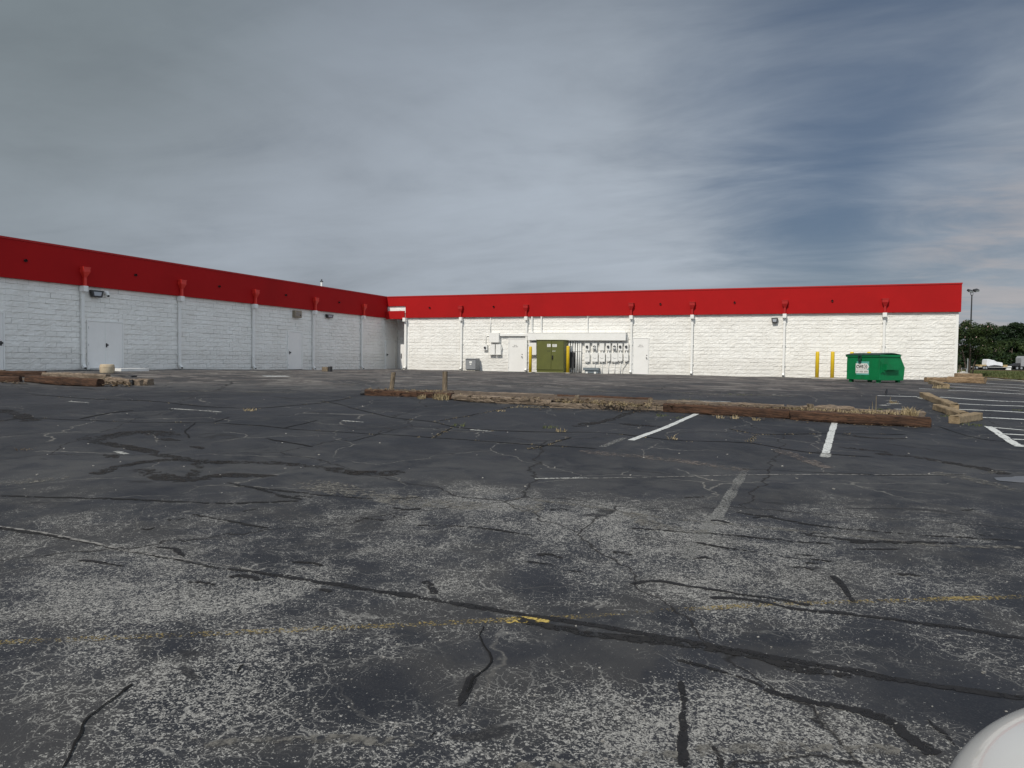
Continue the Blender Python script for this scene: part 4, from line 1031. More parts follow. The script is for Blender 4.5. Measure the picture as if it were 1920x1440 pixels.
# ------------------------------------------------------------------ timbers
def timber(name, a, b, w, h, mat, label, group, seed, round_=.25, rough=.012, lift=0., sink=.02, za=0, zb_=0, split=0., cat='timber', taper=0., centre=False):
    """a, b world points on the ground (front-bottom line); the beam lies behind that line (away from the camera)"""
    a = Vector(a); b = Vector(b); L = (b-a).length; rn = random.Random(seed)
    d = (b-a); d.z = 0; d.normalize(); s = Vector((-d.y, d.x, 0))
    if s.dot(a) < 0: s = -s
    if centre: s = s*0
    A = a + s*w/2; B = b + s*w/2
    A.z = gz(A.x, A.y)-sink+lift+za; B.z = gz(B.x, B.y)-sink+lift+zb_
    X = (B-A).normalized(); Yv = Vector((-X.y, X.x, 0)).normalized(); Zv = X.cross(Yv)
    mid = (A+B)/2; Mx = Matrix((X, Yv, Zv)).transposed().to_4x4()
    prof = []; rr = min(w, h)*round_
    for cxx, cz, a0 in ((w/2-rr, rr, -90), (w/2-rr, h-rr, 0), (-w/2+rr, h-rr, 90), (-w/2+rr, rr, 180)):
        for k in range(4):
            t_ = R(a0+30*k); prof.append((cxx+rr*math.cos(t_), cz+rr*math.sin(t_)))
    n = max(6, int(L/.07)); mb = MB(); K = len(prof); rows = []
    for i in range(n+1):
        u = -L/2 + L*i/n; e = 1.; 
        sc = 1 - taper*abs(i/n-.5)*2
        ring = []
        for k, (py_, pz) in enumerate(prof):
            nz = noise.noise(Vector((u*1.4+seed, py_*9, pz*9)))*rough*1.6 + noise.noise(Vector((u*7, py_*28+seed, pz*28)))*rough
            ux = u + (rn.uniform(-.02, .02)-split*abs(noise.noise(Vector((k*.9, seed, 1)))) * (1 if i == n else -1) if i in (0, n) else 0)
            l = Vector((py_, pz-h/2)); q = l*(sc*(1+nz/max(l.length, .03)))
            ring.append(len(mb.v)); mb.v.append((ux, q.x, q.y+h/2))
        rows.append(ring)
    for r1, r2 in zip(rows, rows[1:]):
        for k in range(K):
            k2 = (k+1) % K; mb.f.append((r1[k], r2[k], r2[k2], r1[k2])); mb.uv += [(0,0)]*4; mb.mi.append(0)
    mb.f.append(tuple(reversed(rows[0]))); mb.uv += [(0,0)]*K; mb.mi.append(0); mb.f.append(tuple(rows[-1])); mb.uv += [(0,0)]*K; mb.mi.append(0)
    o = mb.build(name, mat); o.matrix_world = Matrix.Translation(mid) @ Mx
    return tag(o, label, cat, group)
gT = 'landscape timbers edging the long central strip'
def tp(px0, py0, px1, py1): return G(px0, py0), G(px1, py1)
def T(*a, **k): return timber('timber', *tp(*a[:4]), *a[4:], **k)
T(684, 741.5, 846, 749.5, .20, .17, M['tie'], 'dark brown timber at the left end, below two leaning posts', gT, 11, split=.03)
T(676, 741, 692, 741.5, .22, .15, M['dark'], 'short charred timber stub at the far left end of strip', gT, 12, round_=.45)
T(846, 751, 1031, 762.5, .26, .17, M['grey_tie'], 'rotten split pale grey log in the front row', gT, 13, round_=.4, rough=.02, split=.12, taper=.12)
T(1031, 764.5, 1246, 771, .22, .12, M['grey_tie'], 'flat pale grey timber in the middle of the front row', gT, 14, rough=.018, split=.05)
T(1243, 772.5, 1480, 786, .20, .20, M['tie'], 'dark brown timber in front row with white stall line beginning below', gT, 15, split=.04)
T(1481, 787, 1745, 802, .20, .20, M['tie'], 'dark brown timber at right end of the front row', gT, 16, split=.02)
T(684, 737.5, 860, 740.5, .18, .12, M['tie'], 'thin brown timber behind the two leaning posts', gT, 17, split=.05)
T(868, 742, 1036, 748.5, .18, .13, M['grey_tie'], 'pale grey timber in back row behind the rotten log', gT, 18, round_=.4, split=.06)
T(1045, 752.5, 1222, 758.5, .18, .17, M['tie'], 'brown timber in back row between two short stakes', gT, 19)
T(1250, 762, 1470, 771.5, .18, .16, M['grey_tie'], 'grey topped timber in back row behind the dark timber', gT, 20, rough=.02)
T(1475, 772, 1735, 784, .18, .14, M['grey_tie'], 'thin grey timber in back row with dry grass before it', gT, 21, rough=.02)
T(1500, 774, 1600, 779, .16, .17, M['grey_tie'], 'splintered short grey timber end beside the tilted chunk', gT, 22, rough=.035, split=.12)
# soil filling the strip between the two rows
fr_ = [G(*p) for p in [(684, 741.5), (846, 749.5), (1031, 762.5), (1246, 771), (1480, 786), (1738, 801)]]
bk_ = [G(*p) for p in [(690, 738), (860, 740.8), (1036, 748.8), (1222, 758.8), (1470, 771.8), (1728, 784.5)]]
mb = MB()
for i in range(5):
    for j in range(8):
        P = []
        for (jj, kk) in ((j, 0), (j, 1), (j+1, 1), (j+1, 0)):
            f = jj/8
            for side in (kk,):
                L_ = fr_[i].lerp(fr_[i+1], f); B_ = bk_[i].lerp(bk_[i+1], f); dv = (B_-L_).normalized()
                q = L_+dv*.12 if side == 0 else B_+dv*.06
                P.append((q.x, q.y, gz(q.x, q.y)+.11))
        m1, m2 = [((P[0][k]+P[1][k])/2) for k in range(3)], [((P[3][k]+P[2][k])/2) for k in range(3)]
        m1[2] += .02; m2[2] += .02
        mb.quad([P[0], m1, m2, P[3]]); mb.quad([m1, P[1], P[2], m2])
o = mb.build('soil_bed', M['dirt_bed'], fixn=False); o['kind'] = 'structure'
# left island
gL = 'timbers of the left island'
T(-60, 716, 36, 716.5, .22, .17, M['tie'], 'brown timber running off the left edge of the photo', gL, 31, split=.08)
T(46, 716.5, 182, 725.5, .22, .22, M['tie'], 'dark brown timber in front of the left leaf pile', gL, 32, split=.03)
T(-40, 705.5, 84, 708, .2, .2, M['tie'], 'brown timber in the back row at far left', gL, 33)
T(78, 710, 198, 713, .2, .2, M['grey_tie'], 'pale weathered timber in the middle of the left island', gL, 34, rough=.02)
T(198, 718, 262, 723.5, .22, .18, M['grey_tie'], 'short pale timber at right end behind the twig pile', gL, 35, rough=.02)
T(255, 722.6, 276, 723.3, .26, .2, M['grey_tie'], 'mossy timber end butting out at the island right tip', gL, 36, round_=.35)
T(60, 701.5, 236, 705.5, .3, .06, M['grey_tie'], 'flat weathered board behind the left island', gL, 37)
T(200, 705.5, 246, 707.5, .3, .07, M['dark'], 'flat black plank behind the tan concrete drum', gL, 38)
# stakes and posts
def post(name, px, py0, pytop, w, lean, mat, label, cat, group=None, d=None):
    b = G(px, py0); top = EYE + ray(px+lean, pytop)*((b-EYE).dot(fh)/ray(px+lean, pytop).dot(fh))
    mb = MB(); n = 8
    for i in range(1): pass
    X = Vector((1, 0, 0)); rings = []
    for i in range(n+1):
        c = b.lerp(top, i/n); c = c if i else c - (top-b).normalized()*.05
        sc = w/2*(1-.08*i/n)
        ring = []
        for k in range(8):
            t_ = R(45*k+22); rr = sc*(1.15 if k % 2 else 1.1) + .006*noise.noise(Vector((k*2.1, i*1.3, px)))
            ring.append(len(mb.v)); mb.v.append((c.x-b.x+rr*math.cos(t_), c.y-b.y+rr*math.sin(t_), c.z-b.z+(rnd.uniform(-.012, .012) if i == n else 0)))
        rings.append(ring)
    for r1, r2 in zip(rings, rings[1:]):
        for k in range(8): mb.f.append((r1[k], r1[(k+1) % 8], r2[(k+1) % 8], r2[k])); mb.uv += [(0,0)]*4; mb.mi.append(0)
    mb.f.append(tuple(rings[-1])); mb.uv += [(0,0)]*8; mb.mi.append(0)
    o = mb.build(name, mat, loc=b); return tag(o, label, cat, group)
def post_mat():
    t = NT('post grain'); n = t.noise(1.6, 6, .7, vec=t.pos((26, 26, 2.2)), dist=.5)
    c = t.mix(t.ramp(n, .35, .66), (.075, .055, .035), (.24, .19, .13)); t.bump(n, .9, .02); return t.set(c, .88)
M['post'] = post_mat()
gP = 'short weathered posts standing in the timber strip'
post('wooden_post', 733, 738, 698, .115, 5, M['post'], 'left of two leaning wooden posts, tilting to the right', 'post', gP)
post('wooden_post', 834, 742, 697, .12, .5, M['post'], 'upright square wooden post beside the straw clump', 'post', gP)
gS = 'short timber stakes in the strip'
post('wooden_stake', 1082, 757, 741, .10, 0, M['post'], 'short square stake above the grey front timber', 'stake', gS)
post('wooden_stake', 1220, 764, 746.5, .10, 0, M['post'], 'short square stake near where dark timbers begin', 'stake', gS)
post('wooden_stake', 1526, 779, 758, .14, -7, M['post'], 'pale broken board chunk tilting left among dry grass', 'stake', gS)
post('wooden_stake', 5, 704, 693.5, .14, 0, M['post'], 'stub of a post at the left edge of the photo', 'stake', gS)
post('wooden_stake', 156, 716, 708, .10, 0, M['post'], 'tiny brown stake in the middle of the left island', 'stake', gS)
post('wooden_stake', 246, 722.5, 712, .10, 0, M['dark'], 'short black stake near the right tip of the left island', 'stake', gS)
post('wooden_stake', 196, 716.5, 706.5, .12, 0, M['post'], 'pale stub standing below the tan concrete drum', 'stake', gS)
# tan concrete drum
b = G(201, 699.5); h = atd(201, 683, (b-EYE).dot(fh)).z-b.z; rr = 12.5*(b-EYE).dot(fh)/F
mb = MB(); mb.tube([(0, 0, -.01), (0, 0, .03), (0, 0, h*.5), (0, 0, h-.04), (0, 0, h)], [rr*.93, rr*.98, rr*1.02, rr*.98, rr*.88], 24)
t = thing('concrete_drum', b, 'squat tan concrete cylinder in front of the white double door', 'drum'); mb.build('body', M['drumcol'], t, smooth=True)
mb = MB(); mb.tube([(0, 0, h*.62), (0, 0, h*.70)], rr*1.035, 24); mb.build('band', M['drumcol'], t)
b = G(613, 696.5); mb = MB(); mb.box(-.2, .14, -.14, .14, -.01, .22); t = thing('utility_stub', b, 'small brown stub box on the ground by the shaded wall', 'utility stub'); mb.build('body', M['post'], t, bev=.02)
mb = MB(); mb.box(.142, .26, -.1, .1, -.01, .25); mb.build('cap', M['dark'], t, bev=.02)
# wheel stops
def wstop(px0, py0, px1, py1, label, w=.26, h=.2, seed=1, name='wheel_stop'):
    return timber(name, *tp(px0, py0, px1, py1), w, h, M['stop'], label, 'tan parking blocks by the right stalls', seed, round_=.18, rough=.014, sink=.01, cat='parking block', centre=True)
wstop(1731, 745, 1789, 768.5, 'long tan parking block slanting away from stall line corner', .19, .15, 41)
wstop(1758, 768.5, 1806, 785, 'tan parking block in the middle of the crooked chain', .19, .14, 42)
wstop(1788, 794, 1833, 787, 'nearest tan parking block at the end of crooked chain', .19, .15, 43)
wstop(1746, 719.5, 1774, 728.5, 'far tan parking block slanting toward the far stalls', .20, .16, 44)
timber('timber', *tp(1776, 717.5, 1845, 719.5), .3, .28, M['tan_tie'], 'long tan timber on the bed at the building corner, right', 'timbers of the corner bed', 45, sink=.02, cat='timber')
timber('timber', *tp(1738, 716, 1793, 717), .25, .22, M['tan_tie'], 'low tan timber along the foot of the front wall end', 'timbers of the corner bed', 46, cat='timber')
timber('timber', *tp(1796, 713.5, 1842, 714), .25, .36, M['tan_tie'], 'upper tan timber stacked at back of the corner bed', 'timbers of the corner bed', 47, cat='timber')

# ------------------------------------------------------------------ dry grass, weeds, litter
def blades(mb, p, n, hgt, spread, lean=.5, w=.006, rn=random):
    for i in range(n):
        a = rn.uniform(0, 6.283); rr = spread*math.sqrt(rn.random()); x = p.x+rr*math.cos(a); y = p.y+rr*math.sin(a); z = gz(x, y)-.01 if p.z is None else p.z-.01
        h = hgt*rn.uniform(.4, 1.1); la = rn.uniform(0, 6.283); l = h*lean*rn.random()
        dx, dy = math.cos(la)*l, math.sin(la)*l; wx, wy = -math.sin(la)*w, math.cos(la)*w
        b0 = Vector((x, y, z)); m1 = b0+Vector((dx*.35, dy*.35, h*.6)); tpv = b0+Vector((dx, dy, h*(1-.3*lean*rn.random())))
        s = Vector((wx, wy, 0)) if rn.random() < .5 else Vector((w, 0, 0))
        mb.quad([b0-s, b0+s, m1+s*.8, m1-s*.8]); mb.quad([m1-s*.8, m1+s*.8, tpv])
dg = MB(); rn = random.Random(3)
def lineblades(mb, pts, n, hgt, sp, w=.006, lean=.8, up=0.):
    for i in range(n):
        k = rn.random()*(len(pts)-1); j = int(k); f = k-j
        px = pts[j][0]*(1-f)+pts[j+1][0]*f; py = pts[j][1]*(1-f)+pts[j+1][1]*f
        q = G(px+rn.uniform(-3, 3), py+rn.uniform(-sp, sp), up); q.z += up; blades(mb, q, rn.randint(4, 9), hgt*rn.uniform(.4, 1), .06, lean, w, rn)
BEDH = .12
lineblades(dg, [(868, 741), (1030, 749)], 16, 0.080, 1.5, up=BEDH)
lineblades(dg, [(1040, 752), (1235, 762)], 71, 0.104, 2.0, up=BEDH)
lineblades(dg, [(1250, 760), (1480, 770)], 46, 0.088, 1.6, up=BEDH)
lineblades(dg, [(1480, 769), (1610, 777)], 71, 0.120, 2.2, up=BEDH)
lineblades(dg, [(1600, 775), (1690, 780)], 71, 0.136, 2.6, up=BEDH)
lineblades(dg, [(1695, 781), (1718, 782)], 40, .26, 1.0, up=BEDH)
lineblades(dg, [(690, 731), (830, 735)], 25, 0.080, 1.5, up=BEDH)
lineblades(dg, [(950, 762), (1030, 765)], 30, .05, 1.2, lean=1.5)
tag(dg.build('dry_grass', M['straw'], fixn=False), 'dry straw coloured grass growing between the timbers', 'grass', kind='stuff')
for (px, py, n, h, s, lab, mt) in [(828, 749, 220, .26, .20, 'straw coloured clump spilling over timber at upright post', 'straw'), (790, 748, 60, .2, .10, 'small straw clump on the brown timber between posts', 'straw'),
        (1349, 784, 30, .12, .08, 'tiny straw tuft under dark timber, leftmost of three', 'straw'), (1378, 785, 30, .12, .08, 'tiny straw tuft under dark timber, middle of three', 'straw'), (1417, 788, 30, .12, .08, 'tiny straw tuft under dark timber, rightmost of three', 'straw'),
        (1240, 780, 60, .10, .16, 'low green weed just left of first white stall line', 'weed'), (1272, 784, 40, .08, .12, 'low green weed touching the first white stall line', 'weed'),
        (1667, 771, 150, .14, .28, 'green weed patch behind right end of the timber strip', 'weed'), (1296, 751, 70, .10, .3, 'flat green weed behind the timbers on grey asphalt', 'weed'), (1395, 740, 60, .08, .4, 'distant flat green weed patch on open asphalt', 'weed'),
        (1822, 797, 90, .09, .22, 'weeds at the foot of the nearest parking block', 'weed'), (1776, 781, 60, .10, .14, 'weed beside the middle parking block', 'weed'), (1779, 729, 60, .10, .2, 'weed at end of the far parking block', 'weed'), (1757, 728, 90, .22, .14, 'rusty straw clump beside the far parking block', 'straw'),
        (860, 799, 60, .12, .12, 'dry weed in the pavement crack below the straw clump', 'weed'), (1029, 802, 60, .10, .14, 'weed in the junction of cracks mid lot', 'weed'), (1050, 809, 40, .1, .1, 'small dry tuft in the long crack', 'straw'), (936, 771, 40, .06, .12, 'small dry tuft in crack by the rotten log', 'straw'),
        (1262, 824, 14, .16, .10, 'sparse dry stalks below the first white stall line', 'straw'), (1910, 770, 40, .12, .12, 'weed between white lines at the right edge', 'weed'), (470, 770, 50, .10, .12, 'dry brown tuft where two cracks meet at left', 'straw'), (48, 842, 40, .05, .12, 'dead brown leaf heap on the left asphalt', 'litter'), (1677, 757, 30, .14, .10, 'dry stalks among pale patches behind the strip', 'straw')]:
    mb = MB(); p = G(px, py); blades(mb, p, int(n*(.5 if mt == 'weed' else .75)), h*(.62 if mt == 'weed' else .8), s, 1.6 if mt != 'straw' else 1.5, .006, rn)
    wthing(mb, 'grass_tuft' if mt == 'straw' else ('weed' if mt == 'weed' else 'leaf_heap'), M[mt], lab, 'grass tuft' if mt == 'straw' else ('weed' if mt == 'weed' else 'leaves'), 'tufts and weeds on the lot', fixn=False)
# tall stalks
mb = MB()
for px, py, top in ((1633, 786, 753), (1595, 784, 763), (1599, 784, 766), (1627, 786, 762), (1640, 787, 742), (1667, 755, 744)):
    b = G(px, py); tt = atd(px+3, top, (b-EYE).dot(fh)); mb.tube([b, b.lerp(tt, .5)+Vector((.01, 0, 0)), tt], [.006, .005, .003], 4)
wthing(mb, 'grass_stalks', M['straw'], 'tall thin dry stalks standing above the right timbers', 'grass stalks')
# litter between timbers and in the left island
lt = MB()
def chips(mb, px0, px1, py0, py1, n, s, dy=1.2, flat=.35, up=.03, bed=0.):
    for i in range(n):
        f = rn.random(); q = G(px0+(px1-px0)*f, py0+(py1-py0)*f+rn.uniform(-dy, dy), bed); q.z += bed; a = rn.uniform(0, 3.14); l = s*rn.uniform(.4, 1.3); w_ = l*rn.uniform(.15, .6)
        u = Vector((math.cos(a), math.sin(a), rn.uniform(-flat, flat))); v2 = Vector((-math.sin(a), math.cos(a), rn.uniform(-flat, flat))); c = q+Vector((0, 0, up*rn.random()+.015))
        mb.quad([c-u*l-v2*w_, c+u*l-v2*w_, c+u*l+v2*w_, c-u*l+v2*w_])
chips(lt, 870, 1035, 744, 751, 200, .03, 3, bed=BEDH); chips(lt, 1040, 1240, 751, 762, 420, .035, 3, bed=BEDH); chips(lt, 1250, 1480, 760, 769, 420, .035, 2.5, bed=BEDH); chips(lt, 1480, 1720, 769, 784, 620, .035, 3, bed=BEDH); chips(lt, 690, 850, 732, 737, 200, .03, 2, bed=BEDH)
chips(lt, 1000, 1240, 769, 775, 90, .02, .8); chips(lt, 1280, 1745, 780, 805, 200, .018, 1)
chips(lt, 0, 180, 709, 716, 200, .04, 2, up=.05); chips(lt, 182, 245, 723, 724, 160, .04, 2, flat=.6, up=.10); chips(lt, 0, 50, 717, 721, 60, .04, 1); chips(lt, 1800, 1840, 711, 712, 60, .05, 1, up=.3)
tag(lt.build('leaf_litter', M['litter'], fixn=False), 'dead leaves and bark chips lying among the timbers', 'litter', kind='stuff')
cg = MB()
for pts, w in CR[:8]:
    lineblades(cg, pts, 26, .035, .5, .004, 1.5)
tag(cg.build('crack_grass', M['straw'], fixn=False), 'sparse dry grass sprouting from the pavement cracks', 'grass', kind='stuff')
gv = MB()
for i in range(330):
    if i < 120: q = G(rn.uniform(0, 1920), 740+200*rn.random()**1.5)
    else: q = G(rn.uniform(0, 1920), rn.uniform(900, 1440))
    s = rn.uniform(.004, .012)*(1 if i >= 120 else 1.1); a = rn.uniform(0, 6)
    if i >= 120: s *= .55
    Mx = Matrix.Translation(q+Vector((0, 0, s*.3))) @ Matrix.Rotation(a, 4, 'Z') @ Matrix.Rotation(rn.uniform(-.6, .6), 4, 'X')
    gv.box(-s, s, -s*.7, s*.7, -s*.4, s*.4, Mx)
tag(gv.build('gravel', M['stone'], fixn=False), 'small pale stones scattered over the asphalt', 'gravel', kind='stuff')
# grey flakes behind the strip at right
for pts in [[(1659, 751.5), (1682, 751.5)], [(1664, 757.5), (1688, 757)], [(1652, 760.5), (1668, 759.5)], [(1678, 767.5), (1697, 768)], [(1300, 752), (1370, 754)]]:
    rb('old_line', pts, .16, M['white_worn'])

# ------------------------------------------------------------------ bird
b = G(1661.5, 741.5); t = thing('bird', b, 'small black bird standing on the asphalt before the dumpster', 'bird', None, R(75)); t.scale = (.8, .8, .8)
mb = MB()
body = [(-.15, .03, .012), (-.10, .055, .018), (-.05, .085, .034), (0, .115, .045), (.045, .14, .042), (.075, .165, .030), (.095, .19, .028), (.115, .20, .024), (.133, .203, .012)]
mb.tube([(x, 0, z+.0) for x, z, r in body], [r for x, z, r in body], 12); mb.build('body', NT('black feathers').set((.008, .008, .01), .5), t, smooth=True)
mb = MB(); mb.tube([(.13, 0, .203), (.165, 0, .198)], [.008, .002], 6); mb.build('beak', M['dark'], t)
for s in (-1, 1):
    mb = MB(); mb.tube([(.0, s*.018, .085), (-.01, s*.02, .04), (.0, s*.02, 0)], .004, 5); mb.tube([(0, s*.02, .003), (.03, s*.024, .003)], .003, 5); mb.build('leg', M['dark'], t)

# ------------------------------------------------------------------ trees
def crown_mesh(name, clumps, leaf, per, mat, rn, blooms=None):
    mb = MB()
    for (c, r) in clumps:
        for i in range(per):
            v = Vector((rn.gauss(0, 1), rn.gauss(0, 1), rn.gauss(0, 1))).normalized(); rr = r*(rn.random()**.4)
            p = Vector(c) + Vector((v.x*rr, v.y*rr, v.z*rr*.8))
            n = (v+Vector((rn.uniform(-.8, .8), rn.uniform(-.8, .8), rn.uniform(-.2, 1.0)))).normalized()
            u = n.orthogonal().normalized(); u.rotate(Matrix.Rotation(rn.uniform(0, 6.28), 3, n)); w = n.cross(u); s = leaf*rn.uniform(.55, 1.3)
            mi = 1 if (blooms and rn.random() < blooms*(2 if v.z > .3 else .4)) else 0
            if mi: s *= .8
            mb.quad([p-u*s, p-w*s*.55, p+u*s, p+w*s*.55], mi=mi)
    return mb
# crape myrtle at the building corner
rn = random.Random(21)
dT = 43.5; cpos = atd(1818, 690, dT); base = Vector((cpos.x, cpos.y, gz(cpos.x, cpos.y)))
t = thing('crape_myrtle_tree', base, 'bushy flowering tree with pale blossoms beside the building corner', 'tree')
H = atd(1818, 600, dT).z-base.z; low = atd(1818, 676, dT).z-base.z
clumps = []
for i in range(56):
    a = rn.uniform(0, 6.283); z = rn.uniform(low+.25, H-.2); k = (z-low)/(H-low); rad = 2.0*math.sqrt(max(0, 1-(2*k-.75)**2*.62))*(.35+.65*rn.random())
    clumps.append((Vector((rad*math.cos(a), rad*math.sin(a), z)), rn.uniform(.28, .5)))
mb = crown_mesh('crown', clumps, .062, 230, None, rn, .035); mb.build('crown', [M['leaf'], M['bloom']], t, fixn=False)
for i in range(6):
    a = i*1.05+.3; mb = MB(); e = Vector((math.cos(a)*.8, math.sin(a)*.8, low+.9))
    mb.tube([Vector((math.cos(a)*.12, math.sin(a)*.12, -.05)), Vector((math.cos(a)*.25, math.sin(a)*.2, .7)), e*.6+Vector((0, 0, .5)), e], [.05, .045, .035, .015], 7); mb.build('trunk', M['bark'], t, smooth=True)
# far woodland
def far_tree(seed, H, Rr, mat, per=52):
    rn = random.Random(seed); t = thing('woodland_tree', (0, 0, 0), 'x', 'tree', 'woodland trees across the road')
    clumps = []
    for i in range(40):
        z = rn.uniform(.12, .95)*H; k = z/H; rad = Rr*math.sqrt(max(.05, 1-(1.7*k-.75)**2))*(.45+.55*rn.random()); a = rn.uniform(0, 6.283)
        clumps.append((Vector((rad*math.cos(a), rad*math.sin(a), z)), rn.uniform(.16, .3)*Rr))
    mb = crown_mesh('crown', clumps, .42, per, None, rn)
    # dense inner shadow mass of leaves
    mb.build('crown', mat, t, fixn=False)
    mb = MB(); mb.tube([(0, 0, -.3), (.1, 0, H*.3), (0, .1, H*.7)], [.32, .25, .1], 8)
    for k in range(5):
        a = k*1.3; mb.tube([(0, 0, H*(.25+.08*k)), (math.cos(a)*Rr*.6, math.sin(a)*Rr*.6, H*(.4+.09*k))], [.12, .04], 6)
    mb.build('trunk', M['bark'], t); return t
def hide(t):   # prototypes become the first placed ones
    pass
protos = [far_tree(51, 15.5, 5.4, M['leaf_far']), far_tree(52, 15.5, 5.0, M['leaf_far']), far_tree(53, 9, 4.0, M['leaf_far2']), far_tree(54, 9, 3.6, M['leaf_far'])]
used = set()
def place_tree(k, px, d, top, label):
    o = protos[k] if k not in used else copy_tree(protos[k]); used.add(k)
    g = atd(px, 690, d); z = gz(g.x, g.y); hh = atd(px, top, d).z-z; s = hh/(15.2 if k < 2 else 8.8)
    o.location = (g.x, g.y, z); o.scale = (s*rnd.uniform(.9, 1.15), s*rnd.uniform(.9, 1.15), s); o.rotation_euler = (0, 0, rnd.uniform(0, 6.28)); o['label'] = label
back = [(1788, 628), (1806, 626), (1824, 622), (1838, 616), (1849, 614), (1862, 617), (1874, 613), (1883, 609), (1894, 608), (1905, 603), (1918, 602), (1934, 600), (1952, 602), (1975, 600), (2000, 604), (2030, 606)]
seen = {1838: 'dark woodland tree just right of the lamp pole, farthest row', 1849: 'dark rounded treetop right of the crape myrtle, farthest row', 1862: 'dark treetop at the dip in the far skyline', 1874: 'dark treetop above the brown load gap, farthest row', 1883: 'dark treetop rising right of the skyline dip', 1894: 'dark tall treetop near the right edge, farthest row', 1905: 'dark high treetop second from the right edge', 1918: 'dark highest treetop at the right edge of the photo'}
for i, (px, top) in enumerate(back):
    place_tree(i % 2, px, 262+rnd.uniform(-8, 10), top+3, seen.get(px, 'dark woodland tree hidden at the back of the wood by the building corner' if px < 1830 else 'dark woodland tree beyond the right edge of the photo, back row'))
mid_ = [(1800, 655, 3), (1816, 652, 2), (1832, 655, 3), (1848, 648, 2), (1862, 642, 3), (1872, 645, 2), (1884, 640, 3), (1896, 636, 2), (1908, 640, 2), (1922, 634, 3), (1940, 636, 2), (1960, 640, 3), (1985, 642, 2), (2015, 640, 3)]
for i, (px, top, k) in enumerate(mid_):
    lab = ('lower woodland tree behind the flatbed trailer, number %s counting right from the crape myrtle' % ['one', 'two', 'three', 'four', 'five', 'six', 'seven', 'eight', 'nine', 'ten'][i-2]) if 2 <= i < 10 else ('low woodland tree hidden behind the crape myrtle' if i < 2 else 'low woodland tree beyond the right edge of the photo')
    place_tree(k, px, 226+rnd.uniform(-4, 5), top, lab)
# understorey
us = MB(); rn = random.Random(9)
for i in range(5200):
    px = rn.uniform(1775, 2060); d = rn.uniform(214, 238); q = atd(px, 690, d); z = gz(q.x, q.y)+rn.random()**1.3*5.5; s = rn.uniform(.25, .6); a = rn.uniform(0, 6.28)
    u = Vector((math.cos(a), math.sin(a), rn.uniform(-.4, .4)))*s; w = Vector((-math.sin(a)*.5, math.cos(a)*.5, rn.uniform(.3, 1)))*s*.7; p = Vector((q.x, q.y, z))
    us.quad([p-u, p-w, p+u, p+w])
tag(us.build('undergrowth', M['leaf_far'], fixn=False), 'dark undergrowth at the foot of the woodland', 'undergrowth', kind='stuff')
# weeds on the verge
vg = MB()
for i in range(1400):
    px = rn.uniform(1800, 1990); q = G(px, rn.uniform(699, 715))
    if q.x < EDGE+.5: continue
    q = Vector((q.x, q.y, gz(q.x, q.y)+.05)); blades(vg, q, 5, rn.uniform(.08, .3), .15, .7, .02, rn)
tag(vg.build('verge_grass', M['weed'], fixn=False), 'rough grass on the verge beyond the kerb', 'grass', kind='stuff')

# corner bed clutter
q = atd(1813.5, 706, 40.5); b = Vector((q.x, q.y, gz(q.x, q.y)+.0)); t = thing('marker_post', b, 'thin pale marker post with yellow foot in the corner bed', 'marker post')
hh = atd(1813.5, 672, 40.5).z-b.z
mb = MB(); mb.tube([(0, 0, .2), (0, 0, hh)], .025); mb.build('post', M['steel'], t); mb = MB(); mb.tube([(0, 0, -.02), (0, 0, .22), (0, 0, .28)], [.10, .07, .03], 10); mb.build('boot', M['yellow'], t)
mb = MB()
a = atd(1803, 690, 40.2); bb_ = atd(1812, 691.5, 40.2)
mb.tube([(a.x, a.y, gz(a.x, a.y)), a, bb_, (bb_.x, bb_.y, gz(bb_.x, bb_.y))], .025, 6); mb.tube([a-Vector((0, 0, .3)), bb_-Vector((0, 0, .3))], .018, 6)
wthing(mb, 'pipe_rail', M['steel'], 'low bent pipe rail under the flowering tree', 'rail')
for px, lab in ((1798.5, 'thin bare stick nearest the building corner'), (1801.5, 'thin bare stick just right of the nearest stick')):
    a = atd(px, 712, 39.5); c = atd(px-.3, 684, 39.5); mb = MB(); mb.tube([(a.x, a.y, gz(a.x, a.y)-.05), ((a.x+c.x)/2+.02, a.y, (c.z+a.z)/2), c], [.022, .018, .01], 6)
    wthing(mb, 'stick', M['post'], lab, 'stick', 'bare sticks in the corner bed')
mb = MB(); n = 10
a = atd(1797, 709.5, 39.0); c = atd(1822, 709, 39.6)
for i in range(n):
    f, g_ = i/n, (i+1)/n; p0, p1 = a.lerp(c, f), a.lerp(c, g_); z0, z1 = gz(p0.x, p0.y)+.22+.14*math.sin(math.pi*f), gz(p1.x, p1.y)+.22+.14*math.sin(math.pi*g_)
    mb.quad([(p0.x, p0.y, z0), (p1.x, p1.y, z1), (p1.x, p1.y+.7, z1+.05), (p0.x, p0.y+.7, z0+.05)]); mb.quad([(p0.x, p0.y, z0-.2), (p1.x, p1.y, z1-.2), (p1.x, p1.y, z1), (p0.x, p0.y, z0)])
wthing(mb, 'ground_cloth', paint('pale cloth', (.55, .52, .46), .9, .1, 4), 'pale crumpled cloth over the bed at the building corner', 'cloth')

